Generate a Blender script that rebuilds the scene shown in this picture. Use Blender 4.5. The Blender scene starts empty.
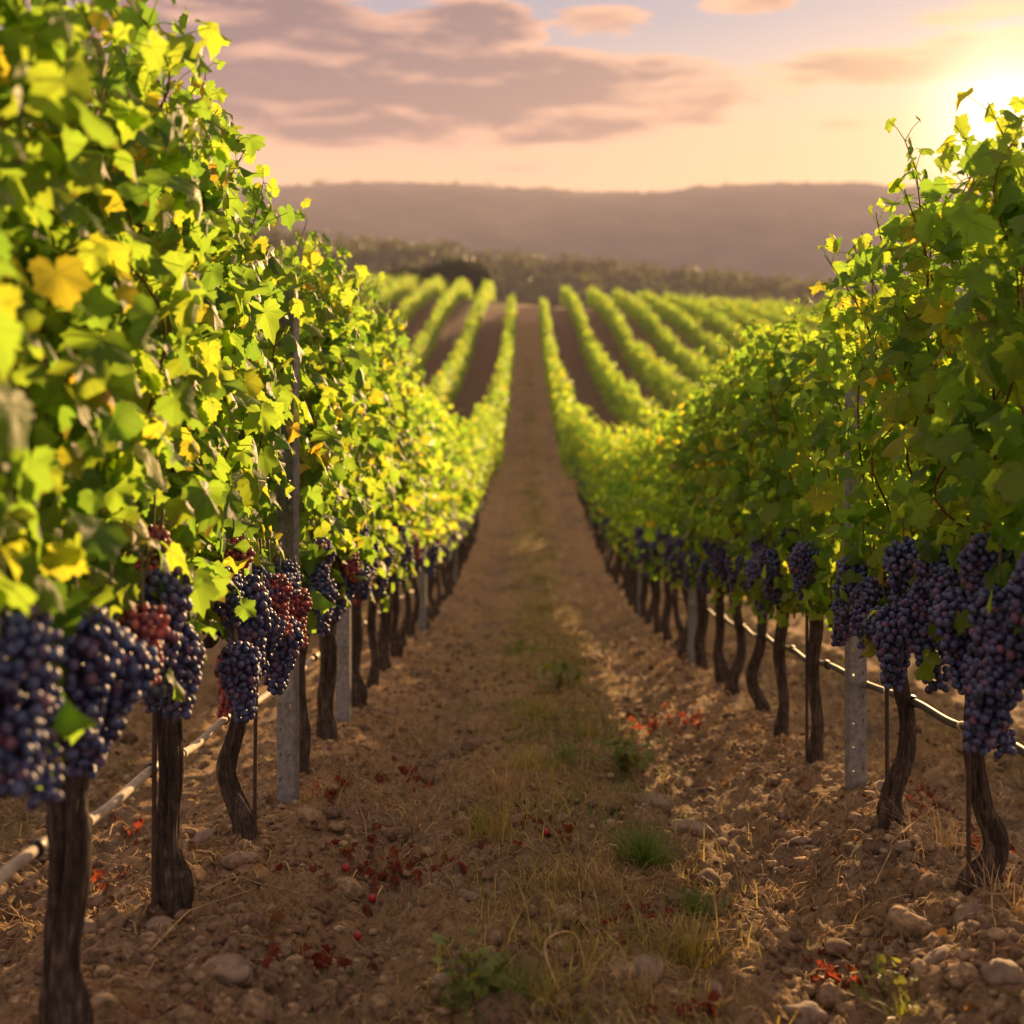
import bpy, bmesh, math, random
import numpy as np
from mathutils import Vector, noise as mnoise

random.seed(11)
rng = np.random.default_rng(11)
C = bpy.context.scene.collection
sc = bpy.context.scene
R = math.radians

# ------------------------------------------------------------------ camera
FPX, X0, Y0 = 1293.0, 525.0, 350.0
cam_d = bpy.data.cameras.new('camera')
cam = bpy.data.objects.new('camera', cam_d)
C.objects.link(cam)
cam.location = (0, 0, 0)
cam.rotation_euler = (R(90), 0, 0)
cam_d.sensor_width = 36
cam_d.lens = FPX / 1024 * 36
cam_d.shift_x = (512 - X0) / 1024
cam_d.shift_y = (Y0 - 512) / 1024
cam_d.clip_start = 0.05
cam_d.clip_end = 20000
cam_d.dof.use_dof = True
cam_d.dof.focus_distance = 4.45
cam_d.dof.aperture_fstop = 1.9
sc.camera = cam

# ------------------------------------------------------------------ sun, sky, exposure
SUN_AZ, SUN_EL = R(20.4), R(9.6)
SD = Vector((math.sin(SUN_AZ) * math.cos(SUN_EL), math.cos(SUN_AZ) * math.cos(SUN_EL), math.sin(SUN_EL)))
sun_d = bpy.data.lights.new('sun', 'SUN')
sun_d.energy = 5.0
sun_d.angle = R(0.6)
sun_d.color = (1.0, 0.60, 0.26)
sun = bpy.data.objects.new('sun', sun_d)
C.objects.link(sun)
sun.location = SD * 60
sun.rotation_euler = SD.to_track_quat('Z', 'Y').to_euler()

sc.view_settings.view_transform = 'Standard'
sc.view_settings.look = 'None'
sc.view_settings.gamma = 1
sc.view_settings.exposure = 1.6
SKY_GAIN = 0.315

sc.cycles.max_bounces = 8
sc.cycles.diffuse_bounces = 3
sc.cycles.glossy_bounces = 2
sc.cycles.transmission_bounces = 5
sc.cycles.volume_bounces = 1
sc.cycles.sample_clamp_indirect = 4
sc.cycles.use_denoising = True
sc.cycles.caustics_reflective = False
sc.cycles.caustics_refractive = False


class NT:
    """small helper for node trees"""
    def __init__(s, tree):
        s.t = tree
        for n in list(tree.nodes):
            tree.nodes.remove(n)

    def n(s, typ, props=None, **ins):
        nd = s.t.nodes.new(typ)
        for k, v in (props or {}).items():
            setattr(nd, k, v)
        for k, v in ins.items():
            key = int(k[1:]) if k[0] == 'i' and k[1:].isdigit() else k.replace('_', ' ')
            s.set(nd, key, v)
        return nd

    def set(s, nd, key, v):
        sock = nd.inputs[key]
        if hasattr(v, 'is_output') and v.is_output:
            s.t.links.new(v, sock)
        else:
            if isinstance(v, (tuple, list)) and len(v) == 3 and sock.type == 'RGBA':
                v = (*v, 1)
            sock.default_value = v

    def m(s, op, a, b=0.0, c=0.0, clamp=False):
        nd = s.t.nodes.new('ShaderNodeMath')
        nd.operation = op
        nd.use_clamp = clamp
        for i, v in enumerate((a, b, c)):
            s.set(nd, i, v)
        return nd.outputs[0]

    def mix(s, f, a, b, blend='MIX'):
        nd = s.t.nodes.new('ShaderNodeMix')
        nd.data_type = 'RGBA'
        nd.blend_type = blend
        s.set(nd, 0, f)
        s.set(nd, 6, a)
        s.set(nd, 7, b)
        return nd.outputs[2]

    def step(s, v, lo, hi, a=0.0, b=1.0):
        nd = s.t.nodes.new('ShaderNodeMapRange')
        nd.interpolation_type = 'SMOOTHSTEP'
        for i, x in enumerate((v, lo, hi, a, b)):
            s.set(nd, i, x)
        return nd.outputs[0]

    def ramp(s, f, stops):
        nd = s.t.nodes.new('ShaderNodeValToRGB')
        el = nd.color_ramp.elements
        while len(el) < len(stops):
            el.new(0.5)
        for e, (p, c) in zip(el, stops):
            e.position = p
            e.color = (*c, 1)
        s.set(nd, 0, f)
        return nd.outputs[0]

    def noise(s, vec, scale, detail=4, rough=0.55, dist=0.0):
        nd = s.n('ShaderNodeTexNoise', Vector=vec, Scale=scale, Detail=detail, Roughness=rough, Distortion=dist)
        return nd.outputs[0]

    def link(s, a, b):
        s.t.links.new(a, b)


def srgb(r, g, b):
    f = lambda c: (c / 255 / 12.92) if c <= 10 else ((c / 255 + 0.055) / 1.055) ** 2.4
    return (f(r), f(g), f(b))


def build_world():
    w = bpy.data.worlds.new('World')
    sc.world = w
    w.use_nodes = True
    t = NT(w.node_tree)
    tc = t.n('ShaderNodeTexCoord').outputs['Generated']
    sep = t.n('ShaderNodeSeparateXYZ', Vector=tc)
    x, y, z = sep.outputs
    az = t.m('ARCTAN2', x, y)
    el = t.m('ARCSINE', z)
    sky = t.n('ShaderNodeTexSky', dict(sky_type='NISHITA', sun_disc=False, sun_elevation=SUN_EL, sun_rotation=SUN_AZ,
                                       air_density=1.6, dust_density=5.0, ozone_density=2.0))
    # dusk gradient by elevation, with the overhead sky brightened as added fill light
    base = t.ramp(t.m('MULTIPLY', el, 1 / 1.5, clamp=True), [
        (0.0, srgb(234, 172, 142)), (0.085, srgb(245, 194, 150)), (0.115, srgb(240, 194, 160)),
        (0.142, srgb(196, 186, 188)), (0.168, srgb(156, 166, 190)), (0.22, srgb(142, 156, 186)), (0.34, (1.9, 1.78, 1.72)), (1.0, (2.2, 2.1, 2.1))])
    back = t.step(y, 0.25, -0.35)  # sky behind the camera brightened as added fill for the shaded ground
    base = t.mix(back, base, t.mix(t.step(el, 0.0, 0.4), (1.9, 1.5, 1.3), (2.1, 1.95, 1.9)))
    # aureole
    dot = t.n('ShaderNodeVectorMath', dict(operation='DOT_PRODUCT'))
    t.link(tc, dot.inputs[0])
    dot.inputs[1].default_value = SD
    ang = t.m('ARCCOSINE', t.m('MINIMUM', dot.outputs['Value'], 0.99999))
    g1 = t.m('EXPONENT', t.m('MULTIPLY', ang, -1 / 0.10))
    g2 = t.m('EXPONENT', t.m('MULTIPLY', t.m('MULTIPLY', ang, ang), -1 / (0.043 ** 2)))
    glow = t.mix(1.0, t.mix(g1, (0, 0, 0), (0.10, 0.06, 0.028)), t.mix(g2, (0, 0, 0), (1.7, 1.5, 1.1)), 'ADD')
    # clouds
    comb = t.n('ShaderNodeCombineXYZ', X=t.m('MULTIPLY', az, 9.5), Y=t.m('MULTIPLY', el, 46.0), Z=0.3)
    cv = comb.outputs[0]
    n1 = t.noise(cv, 1.0, 9, 0.62, 0.5)
    n2 = t.noise(t.n('ShaderNodeVectorMath', {'operation': 'ADD'}, i0=cv, i1=(0, 0.48, 0.0)).outputs[0], 1.0, 7, 0.6, 0.35)
    blobs = [(410, 98, 420, 58, 1.2), (560, 88, 240, 34, .5), (455, 28, 110, 34, .85), (225, 36, 230, 62, .95), (930, 64, 200, 24, .95), (985, 40, 120, 14, .6),
             (600, 22, 75, 20, .5), (745, 4, 60, 12, .55), (815, 126, 80, 8, .5), (705, 122, 70, 9, .55), (525, 168, 70, 8, .3), (990, 12, 120, 14, .5)]
    tot = None
    for px, py, hw, hh, wgt in blobs:
        a0 = math.atan((px - X0) / FPX)
        e0 = math.atan((Y0 - py) / FPX * math.cos(a0))
        da = t.m('DIVIDE', t.m('SUBTRACT', az, a0), hw / FPX)
        de = t.m('DIVIDE', t.m('SUBTRACT', el, e0), hh / FPX)
        d2 = t.m('ADD', t.m('MULTIPLY', da, da), t.m('MULTIPLY', de, de))
        v = t.m('MULTIPLY', t.m('SUBTRACT', 1.0, d2, clamp=True), wgt)
        tot = v if tot is None else t.m('MAXIMUM', tot, v)
    # scattered clouds elsewhere in the sky, away from this patch
    wide = t.m('MULTIPLY', t.step(t.m('ABSOLUTE', az), 0.5, 0.9), t.step(el, 0.10, 0.2))
    tot = t.m('MAXIMUM', tot, t.m('MULTIPLY', wide, 0.45))
    hi = t.step(el, 0.27, 0.42)
    tot = t.m('MAXIMUM', tot, t.m('MULTIPLY', hi, 0.42))
    den = t.m('ADD', t.m('MULTIPLY', tot, 1.0), t.m('MULTIPLY', t.m('SUBTRACT', n1, 0.5), 2.9))
    den = t.m('MULTIPLY', den, t.step(tot, 0.02, 0.25))
    alpha = t.step(den, 0.10, 0.36)
    up = t.m('MULTIPLY', t.m('SUBTRACT', n1, n2), 4.0)
    lit = t.m('ADD', t.step(den, 0.75, 0.25), up, clamp=True)
    ccol = t.mix(lit, srgb(104, 84, 106), srgb(250, 188, 158))
    ccol = t.mix(t.m('MULTIPLY', g1, 0.8), ccol, srgb(255, 200, 140))
    skyc = t.mix(t.m('MULTIPLY', alpha, 0.93), base, ccol)
    skyc = t.mix(1.0, skyc, glow, 'ADD')
    # below the horizon the world is dim earth
    skyc = t.mix(t.step(el, -0.02, -0.12), skyc, (0.10, 0.07, 0.05))
    b1 = t.n('ShaderNodeBackground', Color=sky.outputs[0], Strength=0.05)
    b2 = t.n('ShaderNodeBackground', Color=skyc, Strength=SKY_GAIN)
    ms = t.n('ShaderNodeMixShader', i0=0.94, i1=b1.outputs[0], i2=b2.outputs[0])
    out = t.n('ShaderNodeOutputWorld')
    t.link(ms.outputs[0], out.inputs[0])
    w.cycles.sampling_method = 'MANUAL'
    w.cycles.sample_map_resolution = 1024


build_world()

# ------------------------------------------------------------------ mesh helpers
class Acc:
    def __init__(s):
        s.V, s.F, s.UV, s.n = [], {}, [], 0

    def add(s, V, polys, uv=None):
        V = np.asarray(V, float)
        for P in polys:
            P = np.asarray(P, int)
            if len(P):
                s.F.setdefault(P.shape[1], []).append(P + s.n)
        s.V.append(V)
        s.UV.append(np.zeros((len(V), 2)) if uv is None else np.asarray(uv, float))
        s.n += len(V)

    def mesh(s, name, mat, smooth=True, uv=False):
        me = bpy.data.meshes.new(name)
        V = np.concatenate(s.V)
        polys = [np.concatenate(v) for k, v in sorted(s.F.items())]
        li = np.concatenate([p.ravel() for p in polys])
        lens = np.concatenate([np.full(len(p), p.shape[1]) for p in polys])
        starts = np.concatenate([[0], np.cumsum(lens)[:-1]])
        me.vertices.add(len(V))
        me.vertices.foreach_set('co', V.ravel().astype(np.float32))
        me.loops.add(len(li))
        me.loops.foreach_set('vertex_index', li.astype(np.int32))
        me.polygons.add(len(lens))
        me.polygons.foreach_set('loop_start', starts.astype(np.int32))
        if uv:
            U = np.concatenate(s.UV)[li]
            me.uv_layers.new(name='leaf').data.foreach_set('uv', U.ravel().astype(np.float32))
        me.polygons.foreach_set('use_smooth', np.full(len(lens), bool(smooth)))
        me.update(calc_edges=True)
        me.validate()
        if mat:
            me.materials.append(mat)
        return me


def link(name, me, parent=None, loc=None):
    o = bpy.data.objects.new(name, me)
    C.objects.link(o)
    if parent:
        o.parent = parent
    if loc is not None:
        o.location = loc
    return o


def tag(o, label=None, cat=None, group=None, kind=None):
    if label: o['label'] = label
    if cat: o['category'] = cat
    if group: o['group'] = group
    if kind: o['kind'] = kind
    return o


def empty(name, loc=(0, 0, 0), rz=0.0):
    o = bpy.data.objects.new(name, None)
    o.empty_display_size = 0.1
    C.objects.link(o)
    o.location = loc
    o.rotation_euler = (0, 0, rz)
    return o


def frames(P):
    P = np.asarray(P, float)
    T = np.gradient(P, axis=0)
    T /= np.linalg.norm(T, axis=1)[:, None] + 1e-9
    a = np.array([1.0, 0, 0]) if abs(T[0][0]) < 0.8 else np.array([0, 1.0, 0])
    A, B = np.zeros_like(P), np.zeros_like(P)
    for i in range(len(P)):
        a = a - T[i] * a.dot(T[i])
        a /= np.linalg.norm(a) + 1e-9
        A[i] = a
        B[i] = np.cross(T[i], a)
    return T, A, B


def tube(acc, P, rad, segs=8, rfun=None, caps=True):
    P = np.asarray(P, float)
    n = len(P)
    rad = np.broadcast_to(np.asarray(rad, float), (n,))
    T, A, B = frames(P)
    th = np.linspace(0, 2 * np.pi, segs, endpoint=False)
    V = np.zeros((n, segs, 3))
    for i in range(n):
        r = np.full(segs, rad[i])
        if rfun:
            r = r * np.array([rfun(i / (n - 1), t) for t in th])
        V[i] = P[i] + r[:, None] * (np.cos(th)[:, None] * A[i] + np.sin(th)[:, None] * B[i])
    idx = np.arange(n * segs).reshape(n, segs)
    q = np.stack([idx[:-1], np.roll(idx[:-1], -1, 1), np.roll(idx[1:], -1, 1), idx[1:]], -1).reshape(-1, 4)
    V = V.reshape(-1, 3)
    tri = []
    if caps:
        V = np.concatenate([V, P[:1], P[-1:]])
        for j in range(segs):
            tri.append((n * segs, idx[0][(j + 1) % segs], idx[0][j]))
            tri.append((n * segs + 1, idx[-1][j], idx[-1][(j + 1) % segs]))
    acc.add(V, [q, np.array(tri).reshape(-1, 3)])


def spline(pts, n):
    """Catmull-Rom through pts (rows of any width)"""
    p = np.asarray(pts, float)
    p = np.concatenate([2 * p[:1] - p[1:2], p, 2 * p[-1:] - p[-2:-1]])
    m = len(p) - 3
    out = []
    for u in np.linspace(0, m - 1e-6, n):
        i = int(u)
        t = u - i
        a, b, c, d = p[i:i + 4]
        out.append(0.5 * (2 * b + (c - a) * t + (2 * a - 5 * b + 4 * c - d) * t * t + (3 * b - a - 3 * c + d) * t ** 3))
    return np.array(out)


def vnoise(x, y, seed=0):
    xi, yi = np.floor(x).astype(np.int64), np.floor(y).astype(np.int64)
    xf, yf = x - xi, y - yi
    u, v = xf * xf * (3 - 2 * xf), yf * yf * (3 - 2 * yf)

    def h(a, b):
        k = (a * 374761393 + b * 668265263 + seed * 974711) & 0xffffffff
        k = ((k ^ (k >> 13)) * 1274126177) & 0xffffffff
        return ((k ^ (k >> 16)) & 0xffff) / 65535.0
    return (h(xi, yi) * (1 - u) + h(xi + 1, yi) * u) * (1 - v) + (h(xi, yi + 1) * (1 - u) + h(xi + 1, yi + 1) * u) * v


def fbm(x, y, oct=4, seed=0, gain=0.5):
    s, a, tot = 0, 1.0, 0
    for i in range(oct):
        s = s + a * (vnoise(x * 2 ** i + 17.3 * i, y * 2 ** i - 9.1 * i, seed + i) - 0.5)
        tot += a
        a *= gain
    return s / tot


def smooth(a, b, x):
    t = np.clip((x - a) / (b - a), 0, 1)
    return t * t * (3 - 2 * t)


# ------------------------------------------------------------------ terrain
ROW_L, ROW_R, PITCH = -1.04, 1.40, 2.44
KY = np.array([-60, -8, 0, 10, 17, 25, 35, 48, 60, 75, 90, 100, 130, 145, 175, 230, 300, 380, 450, 600, 900, 1600, 4000], float)
KZ = np.array([6, -.2, -1.15, -2.47, -3.3, -3.75, -3.8, -3.3, -2.6, -1.25, 1.0, 2.3, 4.5, 4.6, 3.0, -2, 4, 8, 4, -12, -25, -25, -25], float)


def pchip(x, X, Y):
    h = np.diff(X)
    d = np.diff(Y) / h
    m = np.zeros(len(X))
    m[0], m[-1] = d[0], d[-1]
    for i in range(1, len(X) - 1):
        if d[i - 1] * d[i] > 0:
            m[i] = 2 * d[i - 1] * d[i] / (d[i - 1] + d[i])
    x = np.clip(x, X[0], X[-1])
    i = np.clip(np.searchsorted(X, x) - 1, 0, len(X) - 2)
    t = (x - X[i]) / h[i]
    return ((1 + 2 * t) * (1 - t) ** 2 * Y[i] + t * (1 - t) ** 2 * h[i] * m[i] + t * t * (3 - 2 * t) * Y[i + 1] + t * t * (t - 1) * h[i] * m[i + 1])


def base_ground(x, y):
    """row-line level of the land, without soil relief"""
    x, y = np.asarray(x, float), np.asarray(y, float)
    z = pchip(y, KY, KZ)
    xs = np.clip((x - 0.18) / 1.22, -1.6, 1.6)
    z = z + (0.052 * np.clip(1 - y / 9, -.6, 1) - 0.022 * np.clip(y, 0, 6) / 6) * xs * smooth(30, 12, y)
    z = z - 0.068 * np.clip(x, -45, 60) * smooth(48, 120, y) * smooth(330, 200, y)
    ridge = smooth(250, 370, y) * smooth(520, 400, y)
    z = z + ridge * np.clip(12 - 0.10 * x, -4, 26)
    return z


def ground(x, y):
    x, y = np.asarray(x, float), np.asarray(y, float)
    z = base_ground(x, y)
    near = smooth(130, 40, y)
    k = np.round((x - ROW_L) / PITCH)
    d = x - (ROW_L + k * PITCH)
    z = z + near * (0.085 * np.exp(-(d / 0.34) ** 2) - 0.085)          # soil ridge under each row
    wob = 0.05 * fbm(y * 0.5, y * 0 + 3, 2, 5)
    c = d - np.sign(d) * PITCH / 2                                   # from the middle of the alley
    z = z - near * 0.055 * np.exp(-((np.abs(c + wob) - 0.66) / 0.17) ** 2)
    z = z + near * 0.03 * np.exp(-(c / 0.38) ** 2)
    fine = smooth(45, 14, y) * smooth(6, 3.2, np.abs(x - .2))
    z = z + fine * (0.11 * fbm(x * 2.2, y * 2.2, 3, 21) * .6 + 0.105 * fbm(x * 9, y * 9, 4, 31, .6) + 0.070 * fbm(x * 30, y * 30, 3, 41, .7))
    z = z + smooth(150, 260, y) * 3.0 * fbm(x / 60, y / 60, 4, 51)
    return z


def gz(x, y):
    return float(ground(np.array([x]), np.array([y]))[0])


def pix_ground(px, py):
    u, v = (px - X0) / FPX, (Y0 - py) / FPX
    yy = np.arange(1.2, 40, 0.01)
    hit = ground(u * yy, yy) >= v * yy
    k = int(np.argmax(hit)) if hit.any() else len(yy) - 1
    return u * yy[k], yy[k]


# ------------------------------------------------------------------ materials
def new_mat(name):
    m = bpy.data.materials.new(name)
    m.use_nodes = True
    return m, NT(m.node_tree)


def finish(t, shader, disp=None):
    out = t.n('ShaderNodeOutputMaterial')
    t.link(shader, out.inputs[0])


def mat_ground():
    m, t = new_mat('soil')
    co = t.n('ShaderNodeTexCoord').outputs['Object']
    sep = t.n('ShaderNodeSeparateXYZ', Vector=co)
    x, y, z = sep.outputs
    n1 = t.noise(co, 1.3, 5, 0.6)
    n2 = t.noise(co, 9, 6, 0.65)
    n3 = t.noise(co, 55, 5, 0.7)
    mixn = t.m('ADD', t.m('MULTIPLY', n2, 0.5), t.m('MULTIPLY', n3, 0.5))
    col = t.ramp(mixn, [(0.34, (0.050, 0.033, 0.020)), (0.45, (0.175, 0.117, 0.069)), (0.54, (0.335, 0.235, 0.15)), (0.64, (0.56, 0.43, 0.30))])
    # patches of dry straw and dust; farther back brighter gold, standing in for sunlight
    straw = t.m('MULTIPLY', t.step(n1, 0.34, 0.54), t.step(n3, 0.36, 0.56))
    col = t.mix(t.m('MULTIPLY', straw, t.step(y, 4.5, 9, 0.65, 0.9)), col, t.mix(t.step(y, 4.5, 9), (0.42, 0.275, 0.13), (0.56, 0.36, 0.17)))
    red = t.m('MULTIPLY', t.step(t.noise(co, 2.3, 4, 0.6), 0.56, 0.70), t.step(n2, 0.42, 0.6))
    col = t.mix(t.m('MULTIPLY', red, 0.32), col, (0.25, 0.085, 0.05))
    # middle strip with low dry growth
    c = t.m('SUBTRACT', t.m('PINGPONG', t.m('ADD', t.m('SUBTRACT', x, ROW_L), 100 * PITCH), PITCH / 2), PITCH / 2)
    strip = t.m('MULTIPLY', t.step(t.m('ABSOLUTE', c), 0.5, 0.12), t.step(t.noise(co, 3.1, 5, 0.65), 0.40, 0.62))
    col = t.mix(t.m('MULTIPLY', strip, 0.55), col, t.mix(n3, (0.13, 0.135, 0.035), (0.36, 0.25, 0.09)))
    rut = t.m('MULTIPLY', t.step(t.m('ABSOLUTE', t.m('SUBTRACT', t.m('ABSOLUTE', c), 0.64)), 0.22, 0.04), t.step(t.noise(co, 1.9, 4, 0.6), 0.36, 0.60))
    col = t.mix(t.m('MULTIPLY', rut, 0.5), col, t.mix(n2, (0.20, 0.14, 0.09), (0.40, 0.30, 0.20)))
    dark = t.step(y, 30, 46)  # far tilled soil, darkened so its colour also holds the rows' shade
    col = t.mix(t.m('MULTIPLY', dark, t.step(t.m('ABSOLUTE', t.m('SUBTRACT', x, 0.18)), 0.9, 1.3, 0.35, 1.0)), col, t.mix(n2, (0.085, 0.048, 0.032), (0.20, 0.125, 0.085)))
    # far valley and ridge: dark scrub
    far = t.step(t.m('ADD', y, t.m('MULTIPLY', n1, 20)), 165, 215)
    nb = t.noise(co, 0.02, 5, 0.6)
    col = t.mix(far, col, t.ramp(nb, [(0.35, (0.045, 0.05, 0.02)), (0.6, (0.11, 0.095, 0.045))]))
    b1 = t.n('ShaderNodeBump', Strength=1.0, Distance=0.022, Height=n3)
    b2 = t.n('ShaderNodeBump', Strength=0.9, Distance=0.010, Height=t.noise(co, 190, 4, 0.7), Normal=b1.outputs[0])
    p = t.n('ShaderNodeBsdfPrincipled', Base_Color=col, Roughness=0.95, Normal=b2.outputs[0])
    p.inputs['Specular IOR Level'].default_value = 0.15
    finish(t, p.outputs[0])
    return m


def mat_leaf(name, veins=True, warm=0.0, gain=1.0, red=False):
    m, t = new_mat(name)
    geo = t.n('ShaderNodeNewGeometry')
    rnd = geo.outputs['Random Per Island']
    oi = t.n('ShaderNodeObjectInfo').outputs['Random']
    if red:
        top = t.ramp(rnd, [(0, (0.14, 0.026, 0.020)), (0.4, (0.25, 0.040, 0.028)), (0.7, (0.31, 0.07, 0.036)), (1, (0.16, 0.075, 0.04))])
        tr = t.ramp(rnd, [(0, (0.16, 0.02, 0.015)), (1, (0.22, 0.05, 0.02))])
    else:
        top = t.ramp(rnd, [(0, (0.035, 0.088, 0.020)), (0.35, (0.060, 0.120, 0.024)), (0.62, (0.09, 0.145, 0.026)), (0.90, (0.12, 0.16, 0.026)),
                           (0.985, (0.20, 0.19, 0.025)), (1.0, (0.30, 0.20, 0.03))])
        tr = t.ramp(rnd, [(0, (0.21, 0.42, 0.04)), (0.4, (0.34, 0.56, 0.045)), (0.88, (0.50, 0.65, 0.045)), (0.985, (0.68, 0.64, 0.04)), (1.0, (0.76, 0.50, 0.04))])
    hsv = t.n('ShaderNodeHueSaturation', Hue=t.m('ADD', 0.49, t.m('MULTIPLY', oi, 0.02)), Saturation=1.0, Value=gain * 1.2, Color=top)
    top = hsv.outputs[0]
    # paler underside
    top = t.mix(t.m('MULTIPLY', geo.outputs['Backfacing'], 0.35), top, (0.13, 0.17, 0.075) if not red else (0.25, 0.10, 0.06))
    if not veins:
        tr = t.mix(1.0, tr, (1.22, 1.18, 1.1), 'MULTIPLY')
    uv = t.n('ShaderNodeUVMap', dict(uv_map='leaf')).outputs[0]
    norm = None
    if veins:
        s = t.n('ShaderNodeSeparateXYZ', Vector=uv)
        u = t.m('ABSOLUTE', s.outputs[0])
        v = s.outputs[1]
        vein = None
        for a in (0.0, 0.92, 1.85):
            ca, sa = math.cos(a), math.sin(a)
            d = t.m('ABSOLUTE', t.m('SUBTRACT', t.m('MULTIPLY', u, ca), t.m('MULTIPLY', v, sa)))
            along = t.m('ADD', t.m('MULTIPLY', u, sa), t.m('MULTIPLY', v, ca))
            w = t.m('MULTIPLY', t.step(d, 0.035, 0.008), t.step(along, 0.0, 0.03))
            # side veins leaving at an angle
            sv = t.m('PINGPONG', t.m('ADD', along, t.m('MULTIPLY', d, -0.9)), 0.085)
            w2 = t.m('MULTIPLY', t.m('MULTIPLY', t.step(sv, 0.016, 0.004), t.step(d, 0.34, 0.10)), 0.45)
            w = t.m('MAXIMUM', w, t.m('MULTIPLY', w2, t.step(along, 0.05, 0.15)))
            vein = w if vein is None else t.m('MAXIMUM', vein, w)
        top = t.mix(t.m('MULTIPLY', vein, 0.5), top, (0.20, 0.22, 0.07) if not red else (0.4, 0.2, 0.1))
        tr = t.mix(t.m('MULTIPLY', vein, 0.45), tr, (0.22, 0.25, 0.03) if not red else (0.3, 0.1, 0.04))
        bl = t.noise(uv, 5.0, 3, 0.5)
        bp = t.n('ShaderNodeBump', Strength=0.5, Distance=0.004, Height=t.m('ADD', t.m('MULTIPLY', vein, -0.6), bl))
        norm = bp.outputs[0]
        # a few brown blemishes
        spot = t.m('MULTIPLY', t.step(t.noise(uv, 3.2, 4, 0.6), 0.66, 0.72), t.step(rnd, 0.45, 0.6))
        rad = t.n('ShaderNodeVectorMath', dict(operation='LENGTH'))
        t.link(uv, rad.inputs[0])
        wn = t.n('ShaderNodeTexWhiteNoise', dict(noise_dimensions='1D'))
        t.link(rnd, wn.inputs['W'])
        edge = t.m('MULTIPLY', t.step(t.m('ADD', rad.outputs['Value'], t.m('MULTIPLY', t.noise(uv, 4.0, 4, 0.6), 0.7)), 1.12, 1.26), t.step(wn.outputs['Value'], 0.62, 0.80))
        spot = t.m('MAXIMUM', spot, t.m('MULTIPLY', edge, 0.85))
        top = t.mix(spot, top, (0.12, 0.06, 0.025))
        tr = t.mix(spot, tr, (0.20, 0.09, 0.02))
    d = t.n('ShaderNodeBsdfPrincipled', Base_Color=top, Roughness=0.5)
    d.inputs['Specular IOR Level'].default_value = 0.30
    tl = t.n('ShaderNodeBsdfTranslucent', Color=tr)
    if norm:
        t.link(norm, d.inputs['Normal'])
    mx = t.n('ShaderNodeMixShader', i0=0.68, i1=d.outputs[0], i2=tl.outputs[0])
    finish(t, mx.outputs[0])
    return m


def mat_bark(name, a, b, scale=1.0):
    m, t = new_mat(name)
    co = t.n('ShaderNodeTexCoord').outputs['Object']
    mp = t.n('ShaderNodeMapping', Vector=co)
    mp.inputs['Scale'].default_value = (70 * scale, 70 * scale, 7 * scale)
    n1 = t.noise(mp.outputs[0], 1.0, 6, 0.65, 1.2)
    n2 = t.noise(co, 24 * scale, 4, 0.6)
    f = t.m('ADD', t.m('MULTIPLY', n1, 0.7), t.m('MULTIPLY', n2, 0.3))
    col = t.ramp(f, [(0.34, tuple(c * 0.35 for c in a)), (0.5, a), (0.66, b)])
    bp = t.n('ShaderNodeBump', Strength=1.0, Distance=0.010, Height=n1)
    p = t.n('ShaderNodeBsdfPrincipled', Base_Color=col, Roughness=0.9, Normal=bp.outputs[0])
    p.inputs['Specular IOR Level'].default_value = 0.2
    finish(t, p.outputs[0])
    return m


def mat_grape(name, red):
    m, t = new_mat(name)
    geo = t.n('ShaderNodeNewGeometry')
    rnd = geo.outputs['Random Per Island']
    co = t.n('ShaderNodeTexCoord').outputs['Object']
    if red:
        col = t.ramp(rnd, [(0, (0.05, 0.012, 0.03)), (0.3, (0.22, 0.018, 0.03)), (0.65, (0.45, 0.035, 0.03)), (1, (0.55, 0.09, 0.04))])
        bloom = t.ramp(rnd, [(0, (0.14, 0.10, 0.17)), (1, (0.42, 0.16, 0.13))])
    else:
        col = t.ramp(rnd, [(0, (0.012, 0.010, 0.034)), (0.5, (0.020, 0.012, 0.045)), (0.8, (0.034, 0.012, 0.045)), (0.93, (0.075, 0.014, 0.04)), (1, (0.14, 0.02, 0.04))])
        bloom = t.ramp(rnd, [(0, (0.075, 0.135, 0.33)), (0.6, (0.095, 0.14, 0.32)), (0.9, (0.13, 0.13, 0.27)), (1, (0.19, 0.11, 0.18))])
    n = t.noise(co, 55, 4, 0.6)
    up = t.n('ShaderNodeSeparateXYZ', Vector=geo.outputs['Normal']).outputs[2]
    bl = t.step(t.m('ADD', n, t.m('MULTIPLY', rnd, 0.12)), 0.38, 0.68)
    c2 = t.mix(t.m('MULTIPLY', bl, 0.72), col, bloom)
    p = t.n('ShaderNodeBsdfPrincipled', Base_Color=c2, Roughness=t.step(bl, 0, 1, 0.40, 0.62))
    p.inputs['Specular IOR Level'].default_value = 0.5
    p.inputs['Subsurface Weight'].default_value = 0.25 if red else 0.08
    p.inputs['Subsurface Radius'].default_value = (0.012, 0.003, 0.003) if red else (0.006, 0.002, 0.004)
    p.inputs['Subsurface Scale'].default_value = 1.0
    finish(t, p.outputs[0])
    return m


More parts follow.
